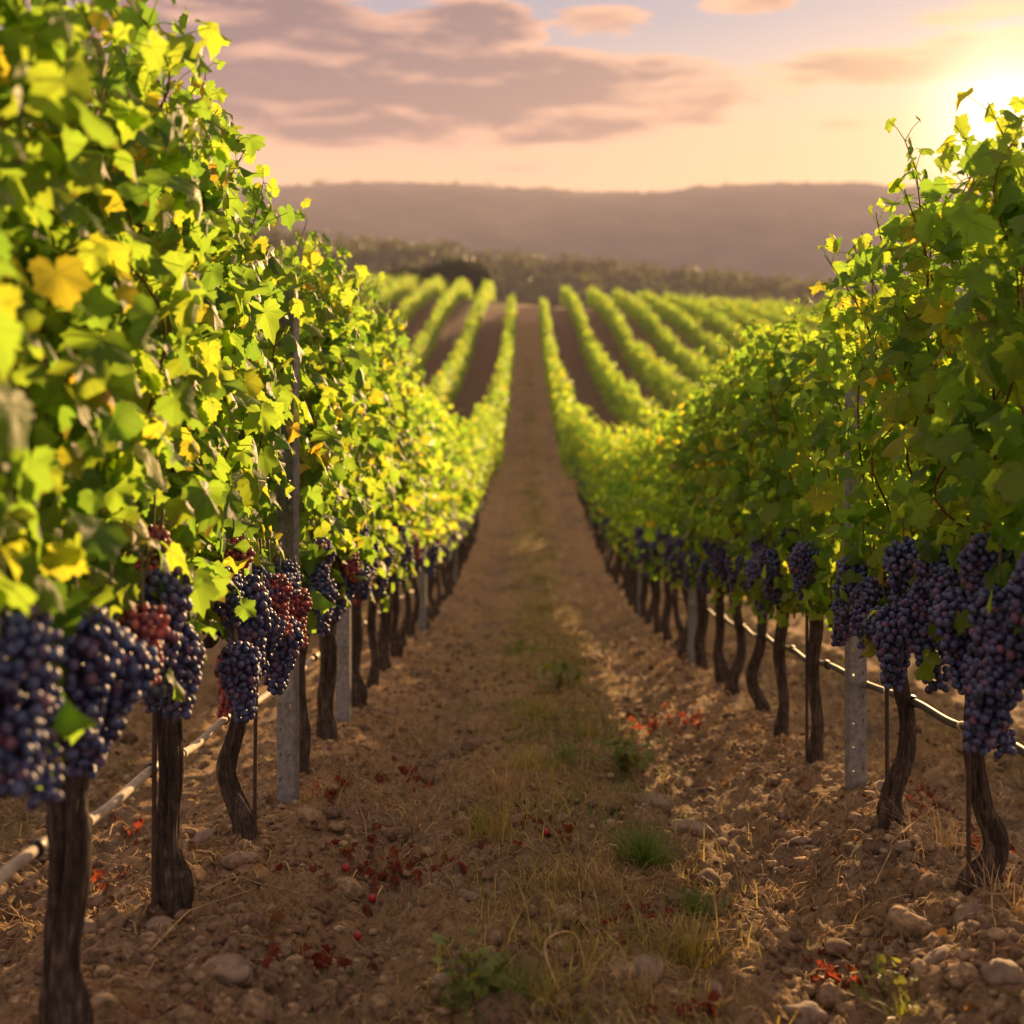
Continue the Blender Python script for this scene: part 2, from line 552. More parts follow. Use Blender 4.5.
def mat_simple(name, col, rough=0.6, metal=0.0, var=0.25, scale=20, bump=0.0, trans=None, spec=0.4):
    m, t = new_mat(name)
    co = t.n('ShaderNodeTexCoord').outputs['Object']
    n = t.noise(co, scale, 5, 0.6)
    c = t.mix(t.step(n, 0.3, 0.7), tuple(x * (1 - var) for x in col), tuple(min(1, x * (1 + var)) for x in col))
    rnd = t.n('ShaderNodeNewGeometry').outputs['Random Per Island']
    c = t.n('ShaderNodeHueSaturation', Hue=t.m('ADD', 0.485, t.m('MULTIPLY', rnd, 0.03)), Value=t.m('ADD', 0.55, t.m('MULTIPLY', rnd, 0.9)), Color=c).outputs[0] if var > 0.3 else c
    p = t.n('ShaderNodeBsdfPrincipled', Base_Color=c, Roughness=rough, Metallic=metal)
    p.inputs['Specular IOR Level'].default_value = spec
    if bump:
        b = t.n('ShaderNodeBump', Strength=0.7, Distance=bump, Height=n)
        t.link(b.outputs[0], p.inputs['Normal'])
    sh = p.outputs[0]
    if trans:
        tl = t.n('ShaderNodeBsdfTranslucent', Color=trans)
        sh = t.n('ShaderNodeMixShader', i0=0.4, i1=sh, i2=tl.outputs[0]).outputs[0]
    finish(t, sh)
    return m


M = {}
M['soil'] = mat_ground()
M['leaf'] = mat_leaf('vine_leaf', True)
M['leaf_plain'] = mat_leaf('vine_leaf_plain', False)
M['leaf_red'] = mat_leaf('fallen_leaf', True, red=True)
M['leaf_brown'] = mat_simple('brown_leaf', (0.20, 0.11, 0.05), 0.8, 0, 0.5, 25, 0, (0.30, 0.15, 0.05))
M['bark'] = mat_bark('vine_bark', (0.060, 0.043, 0.034), (0.18, 0.14, 0.112))
M['cane'] = mat_bark('vine_cane', (0.17, 0.075, 0.035), (0.28, 0.14, 0.07))
M['stem'] = mat_simple('green_stem', (0.13, 0.13, 0.04), 0.6)
M['grape'] = mat_grape('dark_grape', False)
M['grape_red'] = mat_grape('red_grape', True)
M['steel'] = mat_simple('galvanised_steel', (0.23, 0.235, 0.24), 0.55, 0.45, 0.30, 35)
M['rod'] = mat_simple('rusty_rod', (0.07, 0.045, 0.035), 0.75, 0.3, 0.3, 60)
M['hose'] = mat_simple('drip_hose', (0.52, 0.44, 0.35), 0.75, 0, 0.2, 30, spec=.15)
M['hose_dark'] = mat_simple('dark_drip_hose', (0.10, 0.09, 0.085), 0.6, 0, 0.2, 30, spec=.3)
M['wire'] = mat_simple('steel_wire', (0.35, 0.33, 0.31), 0.4, 0.8, 0.1, 30)
M['clip'] = mat_simple('black_plastic', (0.02, 0.02, 0.02), 0.5, 0, 0.1, 30)
M['stone'] = mat_simple('stone', (0.21, 0.155, 0.112), 0.9, 0, 0.30, 30, 0.004)
M['clod'] = mat_simple('soil_clod', (0.20, 0.138, 0.088), 0.97, 0, 0.45, 45, 0.004, spec=0.1)
M['straw'] = mat_simple('straw', (0.52, 0.37, 0.19), 0.75, 0, 0.4, 20, 0, (0.45, 0.28, 0.10))
M['grass'] = mat_simple('grass', (0.075, 0.135, 0.028), 0.55, 0, 0.4, 20, 0, (0.22, 0.34, 0.04))
M['grass_dry'] = mat_simple('grass_turning', (0.36, 0.28, 0.085), 0.6, 0, 0.45, 20, 0, (0.42, 0.34, 0.05))
M['weed'] = mat_simple('weed_leaf', (0.12, 0.15, 0.03), 0.5, 0, 0.4, 20, 0, (0.40, 0.42, 0.04))
M['tree_leaf'] = mat_simple('tree_leaf', (0.085, 0.095, 0.042), 0.6, 0, 0.35, 0.3, 0, (0.13, 0.14, 0.03))
M['dark_leaf'] = mat_simple('dark_tree_leaf', (0.018, 0.030, 0.010), 0.6, 0, 0.4, 0.3, 0, (0.04, 0.06, 0.012))
M['red_skin'] = mat_simple('red_skin', (0.30, 0.02, 0.022), 0.35, 0, 0.2, 40)

# ------------------------------------------------------------------ ground sheet
def geo_steps(a, b, d0, g):
    out, d = [a], d0
    while out[-1] < b:
        out.append(out[-1] + d)
        d *= g
    return out


xs_mid = np.arange(-2.7, 3.1, 0.0165)
xr = np.array(geo_steps(xs_mid[-1] + 0.02, 1500, 0.03, 1.075))
xl = -np.array(geo_steps(2.72, 1500, 0.03, 1.075))[::-1]
gx = np.concatenate([xl, xs_mid, xr])
ys = [-40, -25, -15, -9, -5, -3, -1.5, -0.5, 0.2, 0.7, 1.1, 1.4]
y_ = 1.6
while y_ < 3000:
    ys.append(y_)
    y_ += y_ * (0.0052 if y_ < 8 else 0.010 if y_ < 30 else 0.022)
gy = np.array(ys)
GX, GY = np.meshgrid(gx, gy)
GZ = ground(GX.ravel(), GY.ravel())
nx, ny = len(gx), len(gy)
idx = np.arange(nx * ny).reshape(ny, nx)
q = np.stack([idx[:-1, :-1], idx[:-1, 1:], idx[1:, 1:], idx[1:, :-1]], -1).reshape(-1, 4)
a = Acc()
a.add(np.stack([GX.ravel(), GY.ravel(), GZ], -1), [q])
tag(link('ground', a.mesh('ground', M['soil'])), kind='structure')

# ------------------------------------------------------------------ far hills
def build_hills():
    m, t = new_mat('hill_woodland')
    co = t.n('ShaderNodeTexCoord').outputs['Object']
    n = t.noise(co, 0.02, 6, 0.65)
    col = t.ramp(n, [(0.35, (0.03, 0.035, 0.02)), (0.55, (0.07, 0.07, 0.04)), (0.7, (0.13, 0.11, 0.06))])
    p = t.n('ShaderNodeBsdfPrincipled', Base_Color=col, Roughness=0.95)
    finish(t, p.outputs[0])
    X = np.linspace(-1500, 1500, 520)
    D = np.linspace(0, 1, 70)
    px = np.array([-900, 0, 300, 390, 430, 530, 600, 650, 700, 760, 850, 900, 1024, 1500, 2500])
    py = np.array([215, 200, 191, 187, 188, 194, 198, 197, 191, 188, 189, 193, 203, 225, 240])
    Yc = 1350.0
    XX, DD = np.meshgrid(X, D)
    pxx = X0 + XX / Yc * FPX
    top = (Y0 - np.interp(pxx, px, py)) / FPX * Yc
    prof = np.sin(np.clip(DD / 0.62, 0, 1) * np.pi / 2) ** 1.3 * (1 - smooth(0.7, 1.0, DD) * .5)
    Yv = 780 + DD * 920
    z = -28 + (top + 28) * prof
    z = z + 10 * fbm(XX / 130, Yv / 130, 5, 77) * np.clip(prof * 3, 0, 1) * np.clip((1 - prof) * 6 + .25, 0, 1)
    z = z + 6 * np.abs(fbm(XX / 14, Yv / 14, 3, 78)) * 2 * smooth(0.9, 1.0, prof)   # wooded skyline
    n_, m_ = XX.shape
    idx = np.arange(n_ * m_).reshape(n_, m_)
    q = np.stack([idx[:-1, :-1], idx[:-1, 1:], idx[1:, 1:], idx[1:, :-1]], -1).reshape(-1, 4)
    a = Acc()
    a.add(np.stack([XX.ravel(), Yv.ravel(), z.ravel()], -1), [q])
    tag(link('hills', a.mesh('hills', m)), kind='structure')


build_hills()

# ------------------------------------------------------------------ leaves
def leaf_template(nout, ring=True):
    kd = np.array([0, 10, 22, 36, 52, 66, 84, 104, 124, 148, 166, 180])
    kr = np.array([1.0, .93, .82, .70, .93, .82, .62, .74, .66, .52, .36, .07])
    th = np.linspace(-180, 180, nout + 1)[:-1]
    r = np.interp(np.abs(th), kd, kr)
    ser = np.where(np.arange(nout) % 2 == 0, 1.05, 0.92)
    if nout >= 24:
        r = r * ser
    a = np.radians(th)
    out = np.stack([r * np.sin(a), r * np.cos(a)], -1)
    V = [np.zeros((1, 2))]
    if ring:
        V += [out * 0.5, out]
    else:
        V += [out]
    V = np.concatenate(V)
    i = np.arange(nout)
    j = (i + 1) % nout
    keep = i != nout - 1                                  # leave the petiole notch open
    i, j = i[keep], j[keep]
    tri = np.stack([np.zeros_like(i), 1 + j, 1 + i], -1)
    quads = np.stack([1 + i, 1 + j, 1 + nout + j, 1 + nout + i], -1) if ring else np.zeros((0, 4), int)
    return V, tri, quads


def unit(v):
    return v / (np.linalg.norm(v, axis=-1, keepdims=True) + 1e-9)


def add_leaves(acc, P, Nrm, Tip, size, tmpl, curl=1.0):
    V, tri, quads = tmpl
    n, k = len(P), len(V)
    Tip = unit(Tip - Nrm * (Tip * Nrm).sum(-1, keepdims=True))
    Rt = np.cross(Tip, Nrm)
    u, v = V[:, 0][None], V[:, 1][None]
    f = rng.normal(0.22, 0.22, (n, 1)) * curl
    dr = rng.normal(0.22, 0.2, (n, 1)) * curl
    w1, w2, w3 = rng.normal(0, 0.12, (n, 1)) * curl, rng.uniform(0, 6.28, (n, 1)), rng.normal(0, .18, (n, 1)) * curl
    rr = u * u + v * v
    z = -f * np.abs(u) - dr * v * np.abs(v) + w1 * np.sin(np.arctan2(u, v) * 4 + w2) * rr * 1.4 + w3 * u * v
    sz = size[:, None, None]
    asp = rng.uniform(0.85, 1.12, (n, 1, 1))
    W = P[:, None] + sz * (u[..., None] * asp * Rt[:, None] + v[..., None] * Tip[:, None] + z[..., None] * Nrm[:, None])
    off = (np.arange(n) * k)[:, None, None]
    acc.add(W.reshape(-1, 3), [(tri[None] + off).reshape(-1, 3), (quads[None] + off).reshape(-1, 4)],
            np.broadcast_to(V[None], (n, k, 2)).reshape(-1, 2))


T_HI, T_LO = leaf_template(36, True), leaf_template(14, False)

CORDON = 0.80


def make_shoots(nshoot, hmax, seedspan=0.47):
    shoots = []
    for i in range(nshoot):
        y0 = (i + 0.5) / nshoot * 2 * seedspan - seedspan + random.uniform(-.03, .03)
        h = hmax * random.uniform(0.90, 1.0)
        if i % 4 == 1:
            h = hmax * random.uniform(1.0, 1.06)
        x0 = random.uniform(-.03, .03)
        sx = random.choice((-1, 1))
        pts = [(x0, y0, CORDON), (x0 + random.uniform(-.05, .05), y0 + random.uniform(-.03, .03), CORDON + .25)]
        for k in range(1, 6):
            zz = CORDON + .25 + (h - CORDON - .25) * k / 5
            pts.append((random.gauss(0, .07) + sx * .03, y0 + random.gauss(0, .05), zz))
        if random.random() < 0.5:                       # tip nods over
            x, y, z = pts[-1]
            pts[-1] = (x + sx * random.uniform(.03, .10), y + random.uniform(-.06, .06), z - .02)
        shoots.append(spline(pts, 34))
    return shoots


def canopy(shoots, lod, dens=1.0, low=10):
    P, Nn, Tp, S = [], [], [], []
    acc = Acc()
    for sh in shoots:
        L = np.linalg.norm(np.diff(sh, axis=0), axis=1).sum()
        nn = int(L / 0.062 * dens)
        for k in range(nn):
            t = (k + random.random() * .5) / nn
            if t < 0.045:
                continue
            p = sh[min(33, int(t * 33.9))]
            for rep in range(3):
                side = 1 if (k + rep) % 2 else -1
                az = math.radians(random.gauss(0, 48))
                out = np.array([side * math.cos(az), math.sin(az), 0])
                young = max(0.0, (t - 0.78) / 0.22)
                ln = random.uniform(.04, .14 if rep == 0 else .20) * (1 - .7 * young)
                tipx = np.array([0, 0, random.uniform(-.05, .09)])
                q = p + out * ln + tipx
                size = random.uniform(.056, .098) * (1 - .42 * young)
                if rep >= 1:
                    size *= random.uniform(.6, 1.0)
                nrm = out * random.uniform(.4, 1.0) + np.array([0, 0, random.uniform(.0, .8)]) + np.random.default_rng(random.getrandbits(30)).normal(0, .34, 3)
                tip = out * random.uniform(.0, .5) + np.array([0, 0, -0.95]) + np.random.default_rng(random.getrandbits(30)).normal(0, .36, 3)
                if young > .4:
                    tip = out * .5 + np.array([0, 0, random.uniform(-.4, .8)])
                P.append(q); Nn.append(nrm); Tp.append(tip); S.append(size)
                if lod == 0 and (rep == 0 or t > .6):
                    tube(acc, np.array([p, (p + q) / 2 + np.array([0, 0, .008]), q]), [.0017, .0014, .0012], 4, caps=False)
    for k in range(low):                                # leaves hanging in the fruit zone
        y = random.uniform(-.45, .45)
        side = random.choice((-1, 1))
        q = np.array([side * random.uniform(.06, .2), y, random.uniform(.72, 1.02)])
        P.append(q); S.append(random.uniform(.045, .075))
        Nn.append(np.array([side * .9, random.uniform(-.5, .5), random.uniform(0, .5)]))
        Tp.append(np.array([side * .2, random.uniform(-.3, .3), -1]))
    add_leaves(acc, np.array(P), unit(np.array(Nn)), np.array(Tp), np.array(S), T_HI if lod == 0 else T_LO, 1.25)
    return acc


# ------------------------------------------------------------------ grape bunches
def ico(sub):
    bm = bmesh.new()
    bmesh.ops.create_icosphere(bm, subdivisions=sub, radius=1)
    V = np.array([v.co[:] for v in bm.verts])
    F = np.array([[v.index for v in f.verts] for f in bm.faces])
    bm.free()
    return V, F


ICO1, ICO2, ICO3 = ico(1), ico(2), ico(3)


def bunch_mesh(name, L, W, mat, icos, wing=True, rb=.0128):
    pts = []
    bend = random.uniform(-.03, .03), random.uniform(-.03, .03)

    def rad(t):
        return W * (0.62 + .38 * math.sin(min(1, t * 3.2) * math.pi / 2)) * (1 - .62 * max(0, t - .25) / .75) if t > .04 else W * .5
    lobes = [(0.0, 0.0, 0.0, L, 1.0)]
    if wing:
        s = random.choice((-1, 1))
        lobes.append((s * W * .3, s * W * .75, -.03, L * random.uniform(.42, .58), .68))
    for (ox, oy, oz, LL, sc_) in lobes:
        for tries in range(2600):
            t = random.random() ** .9
            th = random.uniform(0, 2 * math.pi)
            rr = rad(t) * sc_ * (random.uniform(.82, 1.06) if random.random() < .8 else random.uniform(.3, .8))
            wob = 1 + .16 * math.sin(3 * th + 7 * t)
            p = np.array([ox + rr * wob * math.cos(th) + bend[0] * t * t * 2, oy + rr * wob * math.sin(th) + bend[1] * t * t * 2, oz - .05 - t * LL])
            r = rb * random.uniform(.82, 1.12)
            if all(((p - q) ** 2).sum() > (0.86 * (r + s_)) ** 2 for q, s_ in pts):
                pts.append((p, r))
    V, F = icos
    n, k = len(pts), len(V)
    P = np.array([p for p, _ in pts])
    S = np.array([r for _, r in pts])
    st = np.array([1, 1, 1.06])
    W_ = P[:, None] + S[:, None, None] * V[None] * st
    a = Acc()
    a.add(W_.reshape(-1, 3), [(F[None] + (np.arange(n) * k)[:, None, None]).reshape(-1, 3)])
    me = a.mesh(name, mat)
    s = Acc()
    tube(s, spline([(0, 0, .09), (.004, 0, .02), (bend[0] * .1, bend[1] * .1, -L * .4), (bend[0], bend[1], -L * .8)], 12), np.linspace(.0042, .002, 12), 6)
    return me, s.mesh('bunch_stem', M['stem'])


BUNCH = [bunch_mesh('grape_bunch', L, W, M['grape'], ICO3, wg, rb) for (L, W, wg, rb) in
         ((.26, .066, True, .0126), (.21, .054, False, .0112), (.30, .068, True, .0128), (.16, .050, True, .0106), (.22, .056, False, .0112), (.27, .070, True, .0122))]
BUNCH_RED = [bunch_mesh('grape_bunch', L, W, M['grape_red'], ICO3, wg, .0108) for (L, W, wg) in ((.19, .050, False), (.23, .056, True))]
BUNCH_FAR = [bunch_mesh('grape_bunch', L, W, M['grape'], ICO2, wg, .016) for (L, W, wg) in ((.24, .064, True), (.19, .056, False), (.27, .068, True))]


# ------------------------------------------------------------------ trunks
def trunk_mesh(ctrl, seed, hi=True):
    """ctrl rows: x, y, z, radius"""
    n, sg = (72, 44) if hi else (24, 12)
    S = spline(ctrl, n)
    P, r = S[:, :3], S[:, 3] * 0.75
    tw = random.uniform(1.0, 2.5) * random.choice((-1, 1))

    def rf(t, th):
        a = th + tw * t
        v = Vector((math.cos(a) * 1.6, math.sin(a) * 1.6, t * 2.2 + seed))
        ridge = abs(math.sin(a * 4.5 + 2.5 * mnoise.noise(v * .8))) ** .7
        return 0.72 + .36 * ridge + .34 * mnoise.noise(v * 1.3) + .15 * mnoise.noise(Vector((math.cos(a) * 4.5, math.sin(a) * 4.5, t * 9 + seed)))
    a = Acc()
    tube(a, P, r, sg, rf)
    return a.mesh('vine_trunk', M['bark'])


TRUNKS = [  # x across the row, y along it, z, radius
    [(.00, 0, -.06, .075), (.0, 0, .03, .062), (-.012, .01, .2, .050), (.012, 0, .42, .052), (.0, .01, .6, .056), (.02, .0, .74, .066), (.02, 0, .82, .050)],
    [(.01, 0, -.06, .040), (.015, 0, .02, .054), (.012, 0, .10, .068), (-.01, .0, .22, .046), (.005, .0, .42, .042), (.0, .0, .62, .046), (.02, .0, .74, .062), (.01, 0, .82, .045)],
    [(.03, 0, -.06, .055), (.03, .0, .05, .056), (-.02, .02, .16, .046), (-.035, 0, .26, .040), (.01, -.02, .42, .037), (.03, 0, .6, .040), (.02, 0, .75, .052), (.02, 0, .82, .04)],
    [(-.03, 0, -.06, .050), (-.012, 0, .02, .052), (.04, 0, .08, .050), (.055, 0, .16, .044), (.012, 0, .27, .038), (-.012, 0, .45, .038), (-.004, 0, .62, .040), (.0, 0, .75, .054), (0, 0, .82, .04)],
    [(-.03, 0, -.06, .058), (-.035, 0, .04, .060), (-.03, 0, .12, .048), (.02, 0, .26, .040), (.03, 0, .40, .037), (-.005, 0, .58, .039), (-.0, 0, .74, .050), (0, 0, .82, .04)],
    [(.0, 0, -.06, .048), (.0, 0, .05, .048), (.015, 0, .2, .036), (-.01, 0, .45, .036), (.01, 0, .65, .040), (.0, 0, .76, .050), (0, 0, .82, .04)],
]
TRUNK_ME = [trunk_mesh(c, i * 3.7) for i, c in enumerate(TRUNKS)]
TRUNK_LO = [trunk_mesh(c, i * 3.7, False) for i, c in enumerate(TRUNKS)]


def cordon_mesh(sgn, hi=True):
    a = Acc()
    pts = [(.0, 0, .74, .042), (.0, sgn * .08, .80, .034), (random.uniform(-.02, .02), sgn * .22, .82, .026), (random.uniform(-.02, .02), sgn * .36, .80, .021), (0, sgn * .46, .81, .014)]
    S = spline(pts, 26 if hi else 10)
    sd = random.uniform(0, 50)

    def rf(t, th):
        return 1 + .35 * mnoise.noise(Vector((math.cos(th) * 1.5, math.sin(th) * 1.5, t * 7 + sd)))
    tube(a, S[:, :3], S[:, 3], 12 if hi else 6, rf)
    return a.mesh('cordon', M['bark'])


CORD = [(cordon_mesh(-1), cordon_mesh(1)) for _ in range(3)]
CORD_LO = [(cordon_mesh(-1, False), cordon_mesh(1, False)) for _ in range(2)]

VARIANTS = []
for i in range(11):
    sh = make_shoots(11 if i < 6 else 10, 2.42)
    acc = canopy(sh, 0, 1.0 if i < 6 else 0.78)
    canes = []
    for s in sh:
        c = Acc()
        tube(c, s, np.linspace(.0058, .0018, len(s)), 6)
        canes.append(c.mesh('cane', M['cane']))
    VARIANTS.append((acc.mesh('vine_foliage', M['leaf'], uv=True), canes))
VAR_LO = []
for i in range(9):
    acc = canopy(make_shoots(10 if i < 6 else 8, 2.42), 1, 0.95 if i < 4 else 0.66 if i < 6 else 0.55, 8)
    VAR_LO.append(acc.mesh('vine_foliage', M['leaf_plain'], uv=True))


def vine(x, y, label, group, trunk=0, hi=True, side=0, hscale=1.0, bunches=None, nb=9, drop=0.0, outer=False):
    """a grapevine: trunk, two cordon arms, canes, foliage and grape bunches; side = +1 if the alley lies at +x"""
    z = float(base_ground([x], [y])[0])
    root = empty('grapevine', (x, y, z))
    tag(root, label, 'grapevine', group)
    link('trunk', TRUNK_ME[trunk] if hi else TRUNK_LO[trunk], root)
    ca, cb = (random.choice(CORD) if hi else random.choice(CORD_LO))
    link('cordon', ca, root)
    link('cordon', cb, root)
    flip = math.pi if random.random() < .5 else 0.0
    fs = (1, 1, hscale)
    if hi:
        fo, canes = random.choice(VARIANTS[:6] if side > 0 else VARIANTS[6:])
        f = link('foliage', fo, root)
        if side > 0 and 4.6 < y < 4.8:                   # this vine is tied back behind the post
            fs = (.88, 1, hscale)
        f.rotation_euler.z = flip; f.scale = fs
        f.location.x = -.055 if fs[0] < 1 else 0
        for c in canes:
            cc = link('cane', c, root, (f.location.x, 0, 0))
            cc.rotation_euler.z = flip; cc.scale = fs
    else:
        f = link('foliage', random.choice(VAR_LO[6:] if outer else VAR_LO[:4] if side > 0 else VAR_LO[4:6]), root)
        f.rotation_euler.z = flip; f.scale = fs
    spots = list(bunches or [])
    for k in range(nb):
        s = side if random.random() < .68 else -side
        spots.append((s * random.uniform(.05, .16), random.uniform(-.44, .44), random.uniform(.93, 1.16) - drop, None))
    for (bx, by, bz, kind) in spots:
        red = kind == 'red' or (kind is None and random.random() < (.2 if side > 0 else .06))
        if hi:
            me, st = random.choice(BUNCH_RED if red else BUNCH) if not isinstance(kind, int) else BUNCH[kind]
        else:
            me, st = random.choice(BUNCH_RED[:1] if red and y < 14 else BUNCH_FAR)
        b = link('grape_bunch', me, root, (bx, by, bz))
        b.rotation_euler = (random.gauss(0, .07), random.gauss(0, .07), random.uniform(0, 6.28))
        s_ = random.uniform(.82, 1.10)
        b.scale = (s_, s_, s_)
        if hi:
            link('stem', st, b)
            if red:
                b['label'] = 'bunch of reddish half-ripe grapes'
    return root


def ordinal(i):
    return ['first', 'second', 'third', 'fourth', 'fifth', 'sixth', 'seventh', 'eighth', 'ninth', 'tenth', 'eleventh', 'twelfth'][i]


GL, GR = 'grapevines of the left row', 'grapevines of the right row'
left_y = [1.98, 2.90, 3.79, 4.72, 6.0, 6.72, 7.9, 8.75]
right_y = [2.35, 3.12, 3.97, 4.82, 6.2, 7.0, 7.8, 8.6]
while left_y[-1] < 34:
    left_y.append(left_y[-1] + .86 + random.uniform(-.05, .05))
while right_y[-1] < 34:
    right_y.append(right_y[-1] + .84 + random.uniform(-.05, .05))

lab_left = [
    'nearest grapevine at the left edge, only its hanging leaves and blurred grapes in view',
    'blurred thick-trunked grapevine at the lower left with big dark and red bunches',
    'grapevine on the left with a swollen trunk base, before the pale hose',
    'grapevine with a kinked trunk just in front of the left metal post',
    'grapevine whose trunk foot shows right behind the left metal post',
    'grapevine with dark leaning trunk, first clear of the left metal post',
    'left-row grapevine next to the second metal post',
    'left-row grapevine just past the second metal post']
lab_right = [
    'nearest grapevine beyond the right edge, only a fringe of leaves in view',
    'grapevine at the right edge with its big bunches cut off by the frame',
    'grapevine on the right with a bent trunk foot, the sharpest of its row',
    'grapevine with S-curved trunk between the bent trunk and the right post',
    'grapevine with thin straight trunk just behind the right metal post',
    'second grapevine behind the right metal post',
    'third grapevine behind the right metal post',
    'fourth grapevine behind the right metal post']
tl = {1: 0, 2: 1, 3: 2, 4: 5, 5: 0}
tr = {2: 3, 3: 4, 4: 5, 5: 5, 6: 2}
bl = {0: [(.10, .22, 1.0, 0), (.12, .40, .90, 2)], 1: [(.12, -.28, 1.08, 0), (.14, -.14, 1.0, 2), (.16, .04, 1.02, 'red'), (.13, .30, 1.06, 5), (.10, .22, .96, 3), (.15, .38, .90, 4)],
      2: [(.13, .10, 1.05, 1), (.15, .18, .80, 0), (.14, .36, .98, 2), (.12, .30, .78, 'red'), (.06, -.34, .95, 4)],
      3: [(.12, .02, 1.0, 'red'), (.13, -.20, .92, 5), (.14, .14, .82, 0), (.10, .30, .95, 1), (.14, .40, .88, 'red')]}
br = {2: [(-.13, .16, .92, 2), (-.12, -.02, 1.10, 5), (-.14, -.28, 1.02, 0), (-.10, .34, 1.06, 1), (-.16, .27, .86, 0), (-.12, -.38, .84, 2)],
      3: [(-.12, .05, 1.08, 0), (-.13, -.14, 1.00, 5), (-.14, -.30, .92, 2), (-.12, .24, .96, 4), (-.10, .36, .84, 1)],
      1: [(-.14, .3, .95, 0), (-.13, .1, 1.08, 5), (-.12, .38, .8, 2), (-.12, -.1, .9, 1)]}
for i, y in enumerate(left_y):
    hi = y < 10.5
    lab = lab_left[i] if i < len(lab_left) else ('blurred grapevine in the receding part of the left row' if y < 20 else 'far blurred grapevine at the foot of the slope in the left row')
    vine(ROW_L + random.uniform(-.015, .015), y, lab, GL, tl.get(i, random.randrange(6)), hi, 1, random.uniform(1.0, 1.06) if y < 5.5 else random.uniform(.96, 1.01) if y < 8 else random.uniform(.90, .97), bl.get(i), 4 if i in bl else 7)
for i, y in enumerate(right_y):
    hi = y < 10.5
    lab = lab_right[i] if i < len(lab_right) else ('blurred grapevine in the receding part of the right row' if y < 20 else 'far blurred grapevine at the foot of the slope in the right row')
    vine(ROW_R + random.uniform(-.015, .015), y, lab, GR, tr.get(i, random.randrange(6)), hi, -1, random.uniform(.91, .96) if y < 5.5 else random.uniform(.87, .94), br.get(i), 5 if i in br else 8)
for xr_, y0, lab, grp in ((ROW_L - PITCH, 8.0, 'grapevine of the row behind the left row, glimpsed between trunks', 'grapevines of the row behind the left one'),
                          (ROW_R + PITCH, 5.6, 'grapevine of the row behind the right row, glimpsed between trunks', 'grapevines of the row behind the right one')):
    y = y0
    while y < 34:
        vine(xr_, y, lab, grp, random.randrange(6), False, 1 if xr_ < 0 else -1, random.uniform(.84, .92), None, 5, outer=True)
        y += .85 + random.uniform(-.05, .05)

# ------------------------------------------------------------------ vine rows running up the far slope
def row_mesh(xr, y0, y1, per_m, seed):
    n = int((y1 - y0) * per_m)
    y = y0 + (y1 - y0) * rng.random(n)
    z0 = base_ground(np.full(n, xr), y)
    hm = 1.80 + 1.5 * fbm(y * 1.3, y * 0 + seed, 4, 61, .75) + .35 * (rng.random(n) < .07)
    h = .42 + (hm - .42) * rng.random(n) ** .75
    w = (.29 + .30 * fbm(y * 1.3, h * 2 + seed, 3, 62)) * np.clip(1.25 - .35 * h / 2, .6, 1.1)
    x = xr + rng.normal(0, 1, n).clip(-1.6, 1.6) * w * .62
    P = np.stack([x, y, z0 + h], -1)
    out = np.sign(x - xr + 1e-6)
    Nn = unit(np.stack([out * .7, np.zeros(n), np.full(n, .6)], -1) + rng.normal(0, .5, (n, 3)))
    Tp = np.stack([out * .2, np.zeros(n), np.full(n, -1.0)], -1) + rng.normal(0, .4, (n, 3))
    tm = leaf_template(7, False)
    a = Acc()
    add_leaves(a, P, Nn, Tp, rng.uniform(.09, .15, n), tm)
    return a.mesh('row_foliage', M['leaf_plain'], uv=True)


for k in range(-9, 11):
    x = ROW_L + k * PITCH
    near = k in (-1, 0, 1, 2)
    y0 = 34.2 if near else (15.0 if abs(k) < 5 else 28.0)
    y1 = 99.0 if k in (0, 1) else (138.0 if k < 0 else 126.0 + (k % 3))
    side = 'left' if k <= 0 else 'right'
    num = -k if k <= 0 else k - 1
    root = empty('vine_row', (x, y0, 0))
    tag(root, f'{ordinal(num)} vine row {side} of the dirt path, running up the far slope', 'vine row', 'vine rows on the far slope')
    o = link('foliage', row_mesh(x, y0, y1, 210 if near else 180, k * 3.3 + 40), root)
    o.location = (-x, -y0, 0)

# ------------------------------------------------------------------ posts, stakes, hoses, wires
def post(x, y, h, label, rz, dz=0.0):
    z = float(base_ground([x], [y])[0])
    root = empty('metal_post', (x, y, z), rz)
    tag(root, label, 'post', 'galvanised trellis posts')
    # web with punched holes
    xs = np.array([-.038, -.026, -.017, .017, .026, .038])
    zs = [-.35]
    zz = -.2
    while zz < h - .06:
        zs += [zz, zz + .018]
        zz += .10
    zs += [h]
    a = Acc()
    nz = len(zs)
    V = np.array([(xx, 0, z_) for z_ in zs for xx in xs])
    F = []
    for i in range(nz - 1):
        for j in range(5):
            hole = (i % 2 == 1) and i < nz - 2 and j in (1, 3)
            if not hole:
                F.append((i * 6 + j, i * 6 + j + 1, (i + 1) * 6 + j + 1, (i + 1) * 6 + j))
    a.add(V, [np.array(F)])
    web = link('web', a.mesh('post_web', M['steel'], False), root)
    md = web.modifiers.new('solid', 'SOLIDIFY'); md.thickness = .004; md.offset = -1
    for s in (-1, 1):
        b = Acc()
        prof = [(s * .038, .0005), (s * .042, .004), (s * .042, .040), (s * .031, .044), (s * .031, .040), (s * .038, .037), (s * .038, .006)]
        n = len(prof)
        V = [(px, py, -.35) for px, py in prof] + [(px, py, h) for px, py in prof]
        F = [(i, (i + 1) % n, n + (i + 1) % n, n + i) for i in range(n)]
        b.add(V, [np.array(F), np.array([list(range(n)), list(range(2 * n - 1, n - 1, -1))])])
        link('flange', b.mesh('post_flange', M['steel'], False), root)
    return root


